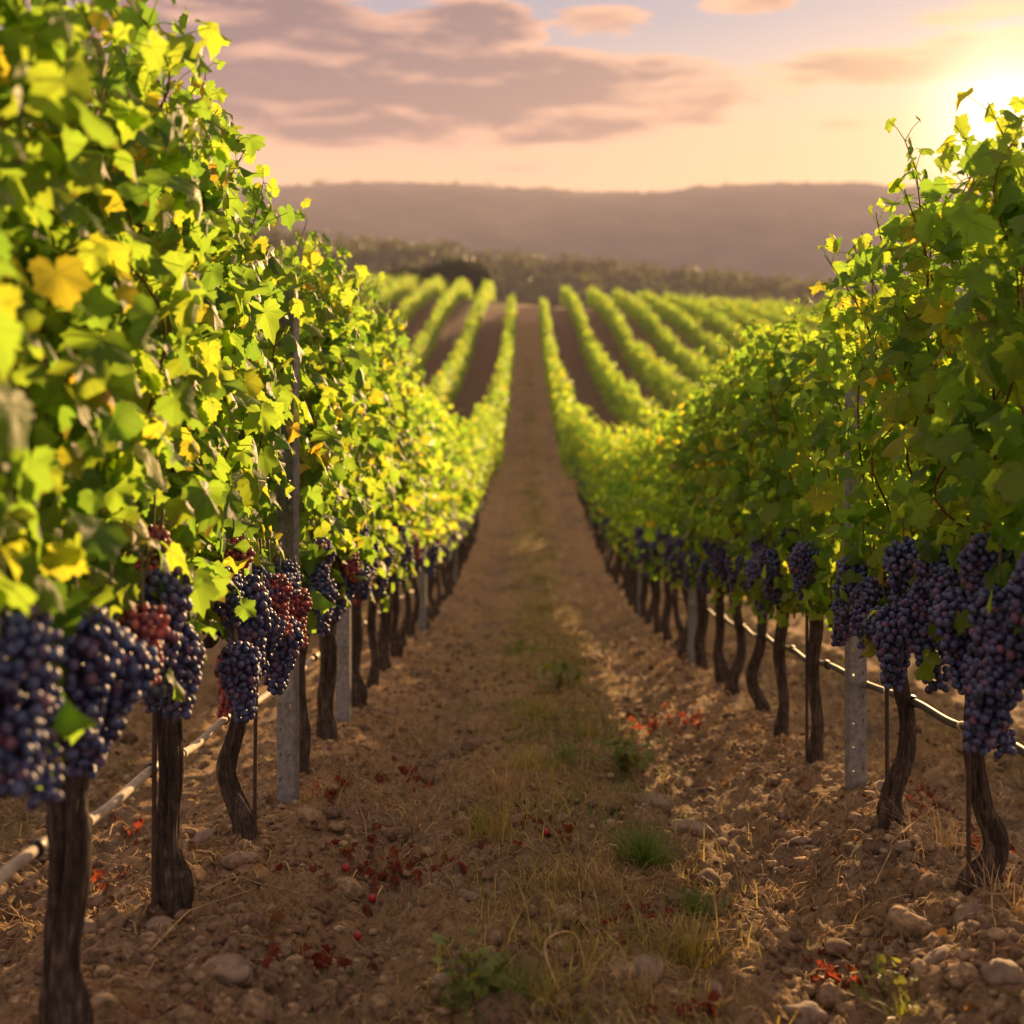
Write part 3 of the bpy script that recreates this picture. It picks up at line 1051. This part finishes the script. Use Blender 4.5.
post(-0.965, 5.2, 2.08, 'tall grey punched steel post in the left row, holes down its face', R(-22))
post(-1.04, 7.35, 1.9, 'slim blurred steel post behind the first one in the left row', R(-12))
post(1.40, 5.43, 1.75, 'pale steel post in the right row between two dark trunks', R(14))
post(1.40, 10.7, 1.75, 'blurred steel post farther down the right row among trunks', R(10))
for y in (13.0, 19.0, 25.0, 31.0):
    post(-1.04, y, 1.9, 'distant blurred steel post inside the left row', R(-10))
    post(1.40, y + 2.5, 1.75, 'distant blurred steel post inside the right row', R(10))


def stake(x, y, h, label, lean=0.0):
    z = gz(x, y)
    a = Acc()
    P = spline([(0, 0, -.15), (lean * .4, 0, h * .5), (lean, 0, h)], 12)
    tube(a, P, .0075, 8)
    tag(link('support_stake', a.mesh('support_stake', M['rod']), None, (x, y, z)), label, 'stake', 'thin vine stakes')


stake(-1.075, 3.74, 1.1, 'thin dark stake on the left side of the swollen-base trunk', .01)
stake(-.985, 4.70, 1.1, 'thin stake on the right side of the kinked left trunk', .02)
stake(1.345, 3.92, 1.15, 'thin dark stake beside the bent-foot trunk on the right', .0)
stake(1.345, 4.80, 1.1, 'thin dark stake beside the S-curved trunk on the right', -.005)
stake(1.36, 6.24, 1.1, 'thin stake beside the straight trunk behind the right post')


def hose(x, mat, h0, label, ys, r=.0135):
    pts = []
    yy = ys[0] - .9
    seq = [ys[0] - .9] + list(ys)
    for i, y in enumerate(seq):
        pts.append((x + random.uniform(-.006, .006), y, float(base_ground([x], [y])[0]) + h0))
        if i + 1 < len(seq):
            ym = (y + seq[i + 1]) / 2
            pts.append((x, ym, float(base_ground([x], [ym])[0]) + h0 - random.uniform(.012, .028)))
    S = spline(pts, len(pts) * 5)
    root = empty('drip_hose', tuple(S[0]))
    tag(root, label, 'hose')
    a = Acc()
    tube(a, S - S[0], r, 12)
    link('tube', a.mesh('hose_tube', M[mat]), root)
    for y in ys[:9]:                                         # tie clips and drippers
        c = Acc()
        zc = float(base_ground([x], [y])[0]) + h0
        tube(c, np.array([(x, y - .02, zc), (x, y + .02, zc)]) - S[0], r * 1.45, 10)
        link('clip', c.mesh('hose_clip', M['clip']), root)
        d = Acc()
        ym = y + .33
        i = int(np.argmin(np.abs(S[:, 1] - ym)))
        tube(d, np.array([S[i] - (0, .011, 0), S[i] + (0, .011, 0)]) - S[0], r * 1.25, 10)
        link('dripper', d.mesh('hose_dripper', M['hose']), root)


hose(ROW_L - .055, 'hose', .435, 'pale plastic drip hose strung past the left trunks', left_y)
hose(ROW_R + .05, 'hose_dark', .47, 'dull plastic drip hose strung past the right trunks', right_y)


def wire(x, h, label, y0=1.2, y1=34):
    ys_ = np.linspace(y0, y1, 60)
    P = np.stack([np.full(60, x), ys_, base_ground(np.full(60, x), ys_) + h], -1)
    a = Acc()
    tube(a, P - P[0], .0016, 5)
    tag(link('trellis_wire', a.mesh('trellis_wire', M['wire']), None, tuple(P[0])), label, 'wire', 'trellis wires')


for x, sd in ((ROW_L, 'left'), (ROW_R, 'right')):
    wire(x + .05, .84, f'fruiting wire under the {sd} row canopy, lowest of its three')
    wire(x + .05, 1.32, f'middle trellis wire running through the {sd} row leaves')
    wire(x - .05, 1.80, f'upper trellis wire running through the {sd} row leaves')

# ------------------------------------------------------------------ ground cover
def blades(acc, P, h, w, lean, az):
    """curved tapering blades; arrays of n"""
    n = len(P)
    t = np.array([0, .4, .75, 1.0])
    dx, dy = np.cos(az), np.sin(az)
    ex, ey = -dy, dx
    V = np.zeros((n, 7, 3))
    k = 0
    for i, tt in enumerate(t):
        o = lean * tt ** 1.8
        c = np.stack([P[:, 0] + dx * o * h, P[:, 1] + dy * o * h, P[:, 2] + h * (tt - .35 * lean * tt * tt).clip(0.0)], -1)
        ww = w * (1 - tt) ** .6 * .5
        if i < 3:
            V[:, k] = c - np.stack([ex * ww, ey * ww, 0 * ww], -1)
            V[:, k + 1] = c + np.stack([ex * ww, ey * ww, 0 * ww], -1)
            k += 2
        else:
            V[:, k] = c
    q = np.array([[0, 1, 3, 2], [2, 3, 5, 4]])
    tr_ = np.array([[4, 5, 6]])
    off = (np.arange(n) * 7)[:, None, None]
    acc.add(V.reshape(-1, 3), [(q[None] + off).reshape(-1, 4), (tr_[None] + off).reshape(-1, 3)])


def scatter(n, x0, x1, y0, y1, fn=None, pw=1.0):
    """more points near the camera"""
    y = y0 * (y1 / y0) ** (rng.random(n) ** pw)
    x = x0 + (x1 - x0) * rng.random(n)
    if fn is not None:
        k = rng.random(n) < fn(x, y)
        x, y = x[k], y[k]
    return np.stack([x, y, ground(x, y)], -1)


strip = lambda x, y: np.clip(np.exp(-((x - .22) / .36) ** 2) * (.42 + 3.6 * np.clip(fbm(x * 2.0, y * 1.3, 4, 91) + .06, 0, 1)), 0, 1)
a = Acc()
P = scatter(36000, -.8, 1.3, 2.2, 80, strip)
n = len(P)
blades(a, P - [0, 0, .004], rng.uniform(.04, .19, n) * rng.uniform(.4, 1, n), rng.uniform(.002, .004, n) * (1 + P[:, 1] / 9), rng.uniform(.2, 1.3, n), rng.uniform(0, 6.28, n))
tag(link('dry_grass', a.mesh('dry_grass', M['grass_dry'])), 'short dry grass along the middle of the dirt path', 'grass', kind='stuff')
a = Acc()
P = scatter(30000, -.6, 1.1, 2.3, 80, lambda x, y: strip(x, y) * (fbm(x * 1.5 + 40, y * 1.1, 3, 95) > -.03))
n = len(P)
blades(a, P - [0, 0, .004], rng.uniform(.03, .12, n), rng.uniform(.002, .0045, n) * (1 + P[:, 1] / 9), rng.uniform(.2, 1.0, n), rng.uniform(0, 6.28, n))
tag(link('green_grass', a.mesh('green_grass', M['grass'])), 'thin green grass patches along the middle of the path', 'grass', kind='stuff')

# flat straw, runners and stalk bits
a = Acc()
P = scatter(17000, -2.4, 2.9, 2.2, 18, lambda x, y: np.clip(.35 + 2.2 * fbm(x * 1.7, y * 1.7, 3, 71), .05, 1))
for p in P:
    L = random.uniform(.03, .16) * (1.6 if random.random() < .06 else 1)
    az = random.uniform(0, 6.28)
    c1 = random.uniform(-.5, .5)
    m = 5
    s = np.linspace(0, L, m)
    xx = p[0] + np.cumsum(np.cos(az + c1 * np.arange(m) / 2)) * L / m
    yy = p[1] + np.cumsum(np.sin(az + c1 * np.arange(m) / 2)) * L / m
    zz = ground(xx, yy) + .004 + np.sin(np.linspace(0, math.pi, m)) * random.uniform(0, .03)
    tube(a, np.stack([xx, yy, zz], -1), random.uniform(.0008, .0021) * (1 + p[1] / 10), 3, caps=False)
tag(link('straw', a.mesh('straw', M['straw'])), 'broken straw and stalks strewn over the soil', 'straw', kind='stuff')

# crumbly soil
def rocks(acc, P, S, tm, rough=.22, flat=.65):
    V, F = tm
    n, k = len(P), len(V)
    th = rng.uniform(0, 6.28, n)
    sc3 = np.stack([rng.uniform(.7, 1.3, n), rng.uniform(.7, 1.3, n), rng.uniform(.45, .9, n) * flat / .65], -1)
    W = V[None] * (1 + rng.normal(0, rough, (n, k, 1))) * sc3[:, None] * S[:, None, None]
    x = W[..., 0] * np.cos(th)[:, None] - W[..., 1] * np.sin(th)[:, None]
    y = W[..., 0] * np.sin(th)[:, None] + W[..., 1] * np.cos(th)[:, None]
    W = np.stack([x, y, W[..., 2]], -1) + P[:, None]
    acc.add(W.reshape(-1, 3), [(F[None] + (np.arange(n) * k)[:, None, None]).reshape(-1, 3)])


a = Acc()
dens = lambda x, y: np.clip(.3 + 2.4 * fbm(x * 1.9, y * 1.9, 3, 81) + .25 * np.exp(-((np.abs(x - .18) - 1.0) / .4) ** 2), .04, 1)
P = scatter(26000, -2.5, 3.0, 2.1, 15, dens)
rocks(a, P, np.abs(rng.normal(0, .010, len(P))) + .0045, ICO1, .2)
P = scatter(2600, -2.5, 3.0, 2.1, 14, dens)
rocks(a, P, np.abs(rng.normal(0, .017, len(P))) + .013, ICO2, .13)
tag(link('soil_clods', a.mesh('soil_clods', M['clod'])), 'loose crumbs and clods of brown soil', 'soil', kind='stuff')


def stone_obj(x, y, s, sx, sy, sz, rz, label, group, mat='stone'):
    V, F = ICO3
    sd = random.uniform(0, 100)
    W = []
    for v in V:
        p = Vector(v)
        d = 1 + .38 * mnoise.noise(p * 1.3 + Vector((sd, 0, 0))) + .16 * mnoise.noise(p * 3 + Vector((0, sd, 0)))
        W.append((p.x * sx * d * s, p.y * sy * d * s, p.z * sz * d * s))
    a = Acc()
    a.add(W, [F])
    o = link('stone', a.mesh('stone', M[mat]), None, (x, y, gz(x, y) - s * sz * .05))
    o.rotation_euler = (random.uniform(-.2, .2), random.uniform(-.2, .2), rz)
    tag(o, label, 'stone', group)


GS = 'loose stones on the soil'
for px, py, w, sx, sy, sz, lab in [
        (238, 860, 34, 1.0, .45, .4, 'pale long stone lying beside the kinked left trunk'),
        (469, 897, 21, 1.0, .6, .5, 'small pale oval stone on the grass strip of the path'),
        (690, 831, 40, 1.0, .6, .45, 'flat grey stone by the green grass tuft on the path'),
        (655, 803, 30, 1.0, .8, .6, 'rounded brown stone above the green grass tuft'),
        (640, 975, 46, 1.0, .7, .6, 'dark rounded stone low on the grass strip'),
        (805, 1018, 46, 1.0, .6, .5, 'pale stone at the bottom edge right of the path middle'),
        (975, 918, 48, 1.0, .7, .6, 'big brown stone at the foot of the bent right trunk'),
        (940, 962, 40, 1.0, .7, .6, 'grey stone on the bank below the bent right trunk'),
        (1003, 975, 40, 1.0, .8, .6, 'stone near the lower right corner on the soil bank'),
        (880, 790, 24, 1.0, .8, .6, 'small pale stone at the foot of the right steel post'),
        (905, 848, 22, 1.0, .8, .6, 'small stone beside the S-curved right trunk'),
        (800, 842, 22, 1.0, .5, .4, 'small pale stone in the right wheel rut'),
        (88, 930, 26, 1.0, .7, .6, 'round stone beside the nearest left trunk'),
        (205, 838, 26, 1.0, .8, .6, 'brown stone between the first two clear left trunks'),
        (225, 972, 56, 1.0, .8, .5, 'broad dark stone on the left bank near the bottom'),
        (160, 925, 34, 1.0, .7, .5, 'stone at the foot of the swollen left trunk'),
        (440, 985, 24, 1.0, .7, .5, 'small grey stone left of the green weeds'),
        (715, 990, 26, 1.0, .7, .5, 'small stone right of the yellow grass clump')]:
    x, y = pix_ground(px, py)
    stone_obj(x, y, w / FPX * y * .5, sx, sy, sz, random.uniform(-.5, .5), lab, GS)
for i in range(64):
    P = scatter(1, -2.2, 2.6, 2.5, 10)[0]
    if abs(P[0] - .2) < .3 and random.random() < .6:
        continue
    stone_obj(P[0], P[1], random.uniform(.008, .026), 1, random.uniform(.6, .9), random.uniform(.45, .7), random.uniform(0, 3.1),
              'small brown pebble half sunk in the soil', 'small pebbles on the soil')


def tuft(px, py, n, h, w, spread, mat, label, lean=(.2, 1.0)):
    x, y = pix_ground(px, py)
    root_z = gz(x, y)
    r = np.minimum(np.abs(rng.normal(0, spread, n)), spread * 1.7)
    th = rng.uniform(0, 6.28, n)
    P = np.stack([r * np.cos(th), r * np.sin(th), np.zeros(n)], -1)
    P[:, 2] = ground(P[:, 0] + x, P[:, 1] + y) - root_z - .004
    a = Acc()
    blades(a, P, h * rng.uniform(.45, 1.0, n), w * rng.uniform(.6, 1.2, n), rng.uniform(*lean, n), th + rng.normal(0, .6, n))
    tag(link('grass_tuft', a.mesh('grass_tuft', M[mat]), None, (x, y, root_z)), label, 'grass tuft', 'grass tufts on the path')


tuft(645, 862, 420, .17, .0038, .062, 'grass', 'dense green grass tuft in the middle of the path')
tuft(694, 912, 240, .12, .0034, .055, 'grass', 'low green grass tuft right below the dense one')
tuft(498, 835, 110, .17, .004, .08, 'grass_dry', 'sparse tall yellow-green grass blades left of the path middle', (.1, .7))
tuft(478, 832, 26, .20, .005, .03, 'weed', 'few tall bright grass blades standing alone on the path', (.1, .6))
tuft(500, 1005, 340, .14, .0042, .085, 'grass', 'green weedy grass at the bottom of the path')
tuft(545, 1000, 200, .13, .0035, .09, 'grass_dry', 'yellowing grass beside the bottom weeds')
tuft(690, 958, 190, .17, .0038, .055, 'grass_dry', 'yellow dry grass clump at lower middle of the path')
tuft(530, 770, 160, .15, .004, .10, 'grass_dry', 'thin dry grass tuft in the path middle farther back')
tuft(500, 790, 150, .14, .0036, .10, 'straw', 'straw-coloured tuft beside the left wheel rut')
tuft(565, 760, 150, .12, .004, .10, 'grass', 'low green tuft in the path middle farther back')
tuft(420, 820, 26, .10, .003, .06, 'straw', 'thin straw tuft on the left bank of the path')
tuft(300, 800, 50, .13, .0025, .07, 'straw', 'straw tuft at the foot of the left steel post')
tuft(885, 770, 40, .22, .003, .07, 'straw', 'long straw stalks beside the right steel post', (.3, 1.4))
tuft(945, 850, 70, .22, .0026, .10, 'straw', 'dry straw clump between the two nearest right trunks', (.3, 1.4))
tuft(1005, 905, 60, .20, .0026, .08, 'straw', 'dry straw clump right of the bent trunk', (.3, 1.4))
tuft(905, 1012, 36, .09, .005, .022, 'weed', 'little bright weed at the bottom right of the path', (.3, 1.2))
tuft(590, 960, 140, .10, .0034, .1, 'grass_dry', 'flattened dry grass in the path middle')
tuft(350, 985, 30, .06, .003, .06, 'grass', 'tiny green weeds beside the left litter patch')


for px, py, n, h, mat, lab in [(540, 715, 150, .17, 'grass_dry', 'blurred golden tuft in the path middle, below the far weed'),
                               (590, 735, 120, .15, 'grass_dry', 'blurred golden tuft right of the path middle'),
                               (520, 650, 160, .18, 'grass', 'blurred green patch of grass far up the path middle'),
                               (545, 610, 160, .18, 'grass_dry', 'blurred yellow grass farthest up the path middle'),
                               (575, 660, 150, .16, 'grass_dry', 'blurred yellow tuft right of the far green grass'),
                               (600, 885, 130, .11, 'straw', 'low straw tuft between the green tufts'),
                               (560, 890, 120, .10, 'grass_dry', 'low yellowing grass in the middle of the foreground strip'),
                               (640, 1005, 110, .12, 'straw', 'straw tuft at the bottom edge right of the weeds'),
                               (440, 960, 60, .09, 'grass_dry', 'thin yellowing tuft left of the bottom weeds')]:
    tuft(px, py, n, h, .0042 if py < 800 else .0034, .11 if py < 800 else .08, mat, lab)


def weed(px, py, n, s, label):
    x, y = pix_ground(px, py)
    z = gz(x, y)
    P, Nn, Tp, S = [], [], [], []
    for i in range(n):
        th = random.uniform(0, 6.28)
        r = random.uniform(.0, .08) * s
        P.append((r * math.cos(th), r * math.sin(th), random.uniform(.015, .10) * s))
        Nn.append((random.gauss(0, .5), random.gauss(0, .5), 1))
        Tp.append((math.cos(th), math.sin(th), random.uniform(-.1, .4)))
        S.append(random.uniform(.012, .026) * s)
    a = Acc()
    add_leaves(a, np.array(P), unit(np.array(Nn)), np.array(Tp), np.array(S), T_LO)
    st = Acc()
    for p in P[::2]:
        tube(st, np.array([(0, 0, -.01), (p[0] * .4, p[1] * .4, p[2] * .6), p]), .0012 * s, 4)
    root = empty('weed', (x, y, z))
    tag(root, label, 'weed', 'broad-leaved weeds on the path')
    link('leaves', a.mesh('weed_leaves', M['weed'], uv=True), root)
    link('stalk', st.mesh('weed_stalk', M['stem']), root)


weed(625, 772, 46, 1.7, 'bright yellow-green leafy weed in the path middle')
weed(560, 690, 40, 2.0, 'blurred leafy weed farther up the path middle')
weed(470, 1000, 50, 1.3, 'green leafy weed at the bottom left of the grass strip')
weed(885, 1005, 14, 1.1, 'small weed with red and green leaves at the bottom right')

# brown and yellow litter too small and mixed to count
a = Acc()
P = scatter(2600, -2.3, 2.8, 2.2, 22, lambda x, y: np.clip(.12 + .8 * np.exp(-((np.abs(x - .18) - 1.15) / .45) ** 2) + 1.2 * fbm(x * 1.4, y * 1.4, 3, 101), .03, 1))
n = len(P)
add_leaves(a, P + [0, 0, .008], unit(np.array([0, 0, 1.0]) + rng.normal(0, .45, (n, 3))), rng.normal(0, 1, (n, 3)) * [1, 1, .2], rng.uniform(.010, .034, n), T_LO, 2.6)
tag(link('leaf_litter', a.mesh('leaf_litter', M['leaf_brown'], uv=True)), 'small curled brown leaves scattered under the vines', 'leaf litter', kind='stuff')

# fallen red leaves, each one its own object
def leaf_litter_meshes():
    out = []
    for i in range(6):
        a = Acc()
        add_leaves(a, np.zeros((1, 3)), np.array([[0, 0, 1.0]]), np.array([[0, 1.0, 0]]), np.array([.05]), T_HI, 3.0)
        out.append(a.mesh('fallen_leaf', M['leaf_red'], uv=True))
    return out


LITTER = leaf_litter_meshes()
for px, py, n, w, h, lab in [
        (385, 872, 26, 60, 34, 'crumpled red leaf in the litter patch of the left wheel rut'),
        (310, 962, 9, 40, 12, 'crumpled red leaf in the small pile at lower left of the path'),
        (838, 975, 8, 40, 14, 'crumpled red leaf in the small pile at lower right'),
        (405, 782, 9, 34, 16, 'dry red leaf up the left wheel rut behind the big litter patch'),
        (660, 722, 16, 40, 12, 'blurred orange-red leaf in the patch on the far right of the path'),
        (1000, 850, 14, 30, 30, 'red leaf on the ground behind the bent right trunk'),
        (925, 800, 10, 26, 24, 'red leaf on the ground behind the S-curved right trunk'),
        (95, 880, 8, 26, 14, 'red leaf on the ground behind the nearest left trunk'),
        (145, 835, 7, 30, 14, 'red leaf on the ground left of the swollen trunk'),
        (530, 830, 9, 50, 20, 'red leaf caught among the thin grass in the path middle'),
        (330, 790, 6, 24, 14, 'red leaf lying right of the left steel post'),
        (690, 1016, 6, 40, 8, 'red leaf at the bottom edge of the path'),
        (640, 925, 9, 50, 14, 'red leaf in the dry grass at lower middle')]:
    for i in range(int(n * 2.05)):
        x, y = pix_ground(px + random.gauss(0, w * .55), min(1040, py + random.gauss(0, h * .5)))
        o = link('fallen_leaf', random.choice(LITTER), None, (x, y, gz(x, y) + .012))
        o.rotation_euler = (random.gauss(0, .6), random.gauss(0, .6), random.uniform(0, 6.28))
        s = random.uniform(.22, .60) * (1.3 if y > 7 else 1)
        o.scale = (s, s, s)
        tag(o, lab, 'leaf', 'fallen red leaves')

# single fallen grapes
gb = Acc()
gb.add(ICO3[0] * .0145, [ICO3[1]])
GB = gb.mesh('fallen_grape', M['red_skin'])
for px, py, lab in ((546, 836, 'single red grape lying on the grass strip'), (346, 872, 'single red grape left of the big red litter patch'),
                    (357, 940, 'single red grape below the big litter patch'), (372, 905, 'single dark red grape in the left wheel rut')):
    x, y = pix_ground(px, py)
    tag(link('fallen_grape', GB, None, (x, y, gz(x, y) + .012)), lab, 'grape', 'fallen grapes')

# dry fallen canes
def runner(pix, r, lab, lift=.02):
    pts = []
    for k, (px, py) in enumerate(pix):
        x, y = pix_ground(px, py)
        pts.append((x, y, gz(x, y) + r + (lift if 0 < k < len(pix) - 1 else 0)))
    S = spline(pts, 26)
    a = Acc()
    tube(a, S - S[0], np.linspace(r, r * .45, 26), 6)
    tag(link('dry_cane', a.mesh('dry_cane', M['straw']), None, tuple(S[0])), lab, 'cane', 'dry canes on the ground')


runner([(150, 955), (185, 925), (200, 915), (255, 890)], .0028, 'pale dry cane lying below the swollen left trunk')
runner([(200, 895), (235, 885), (260, 892), (300, 895)], .0022, 'thin dry tendril across the left bank')
runner([(560, 1000), (545, 965), (575, 955), (592, 1005)], .005, 'thick hooked dry stalk at the bottom of the path', .05)
runner([(820, 955), (845, 945), (860, 942)], .004, 'short pale twig above the lower right leaf pile', .01)
runner([(870, 900), (890, 870), (900, 850), (960, 790)], .0028, 'long pale stalk leaning between the right trunks', .05)
runner([(400, 800), (412, 775), (420, 760)], .0025, 'short dry stalk standing in the left rut', .03)

# ------------------------------------------------------------------ trees beyond
def crown(acc, c, rx, rz, n, s):
    d = rng.normal(0, 1, (n, 3))
    d = unit(d) * (rng.random((n, 1)) ** .4)
    lob = 1 + .28 * np.sin(d[:, :1] * 5 + c[0]) * np.cos(d[:, 1:2] * 4 + c[1])
    P = np.array(c) + d * lob * np.array([rx, rx, rz])
    Nn = unit(d + rng.normal(0, .6, (n, 3)))
    Tp = rng.normal(0, 1, (n, 3))
    add_leaves(acc, P, Nn, Tp, rng.uniform(.6, 1.2, n) * s, leaf_template(7, False))


a = Acc()
for i in range(900):
    y = random.uniform(285, 440)
    x = random.uniform(-.42, .48) * y
    h = random.uniform(5, 9.5)
    z = float(base_ground([x], [y])[0])
    tube(a, [(x, y, z - 1), (x, y, z + h * .5)], [.3, .15], 5)
    crown(a, (x, y, z + h * .55), random.uniform(3.5, 7.0), h * random.uniform(.36, .5), 110, 1.1)
tag(link('forest', a.mesh('forest', M['tree_leaf'])), 'dark band of woodland on the ridge below the hazy hills', 'forest', kind='stuff')


def skyline_wood():
    a = Acc()
    for i in range(330):
        px = random.uniform(-250, 1250)
        if fbm(np.array([px / 60]), np.array([3.0]), 3, 7)[0] < -.06:
            continue
        tp = np.interp(px, [-900, 0, 300, 390, 430, 530, 600, 650, 700, 760, 850, 900, 1024, 1500], [215, 200, 191, 187, 188, 194, 198, 197, 191, 188, 189, 193, 203, 225])
        x, z = (px - X0) / FPX * 1350, (Y0 - tp) / FPX * 1350
        y = 1350 + random.uniform(-25, 25)
        h = random.uniform(5, 11)
        crown(a, (x, y, z - 2 + h * .4), random.uniform(4, 9), h * .6, 40, 2.2)
    tag(link('skyline_wood', a.mesh('skyline_wood', M['tree_leaf'])), 'scattered trees along the crest of the hazy hill', 'wood', kind='stuff')


skyline_wood()


def tree(px, Y, top_py, w, label, n=4200, s=.5, cat='tree'):
    x = (px - X0) / FPX * Y
    z = gz(x, Y)
    h = (Y0 - top_py) / FPX * Y - z
    root = empty('tree', (x, Y, z))
    tag(root, label, cat)
    t_ = Acc()
    tube(t_, spline([(0, 0, -.3), (.05, 0, h * .25), (.0, 0, h * .6)], 10), np.linspace(.22, .08, 10), 8)
    for k in range(5):
        th = k * 1.3
        tube(t_, spline([(0, 0, h * .25), (math.cos(th) * w * .2, math.sin(th) * w * .2, h * .45), (math.cos(th) * w * .36, math.sin(th) * w * .36, h * .62)], 8), np.linspace(.09, .03, 8), 6)
    link('trunk', t_.mesh('tree_trunk', M['bark']), root)
    c_ = Acc()
    for k in range(7):
        th = k * .9
        crown(c_, (math.cos(th) * w * .22, math.sin(th) * w * .22, h * random.uniform(.42, .66)), w * .32, h * .34, n // 7, s)
    link('crown', c_.mesh('tree_crown', M['dark_leaf']), root)


tree(457, 143, 258, 8.0, 'lone round dark tree standing on the crest above the vine rows')
tree(408, 152, 266, 4.6, 'small bush at the crest left of the lone tree', 2200, .4, 'bush')

# ------------------------------------------------------------------ haze
def build_haze():
    m, t = new_mat('haze')
    v = t.n('ShaderNodeVolumePrincipled', Color=(0.82, 0.77, 0.96), Density=HAZE, Anisotropy=0.10)
    out = t.n('ShaderNodeOutputMaterial')
    t.link(v.outputs[0], out.inputs['Volume'])
    bm = bmesh.new()
    x0, x1, y0, y1, z0, z1 = -1700, 1700, -90, 3300, -60, 205
    vs = [bm.verts.new(c) for c in ((x0, y0, z0), (x1, y0, z0), (x1, y1, z0), (x0, y1, z0), (x0, y0, z1), (x1, y0, z1), (x1, y1, z1), (x0, y1, z1))]
    for f in ((0, 3, 2, 1), (4, 5, 6, 7), (0, 1, 5, 4), (1, 2, 6, 5), (2, 3, 7, 6), (3, 0, 4, 7)):
        bm.faces.new([vs[i] for i in f])
    me = bpy.data.meshes.new('haze')
    bm.to_mesh(me)
    bm.free()
    me.materials.append(m)
    tag(link('haze', me), kind='stuff')


HAZE = 0.00027
build_haze()
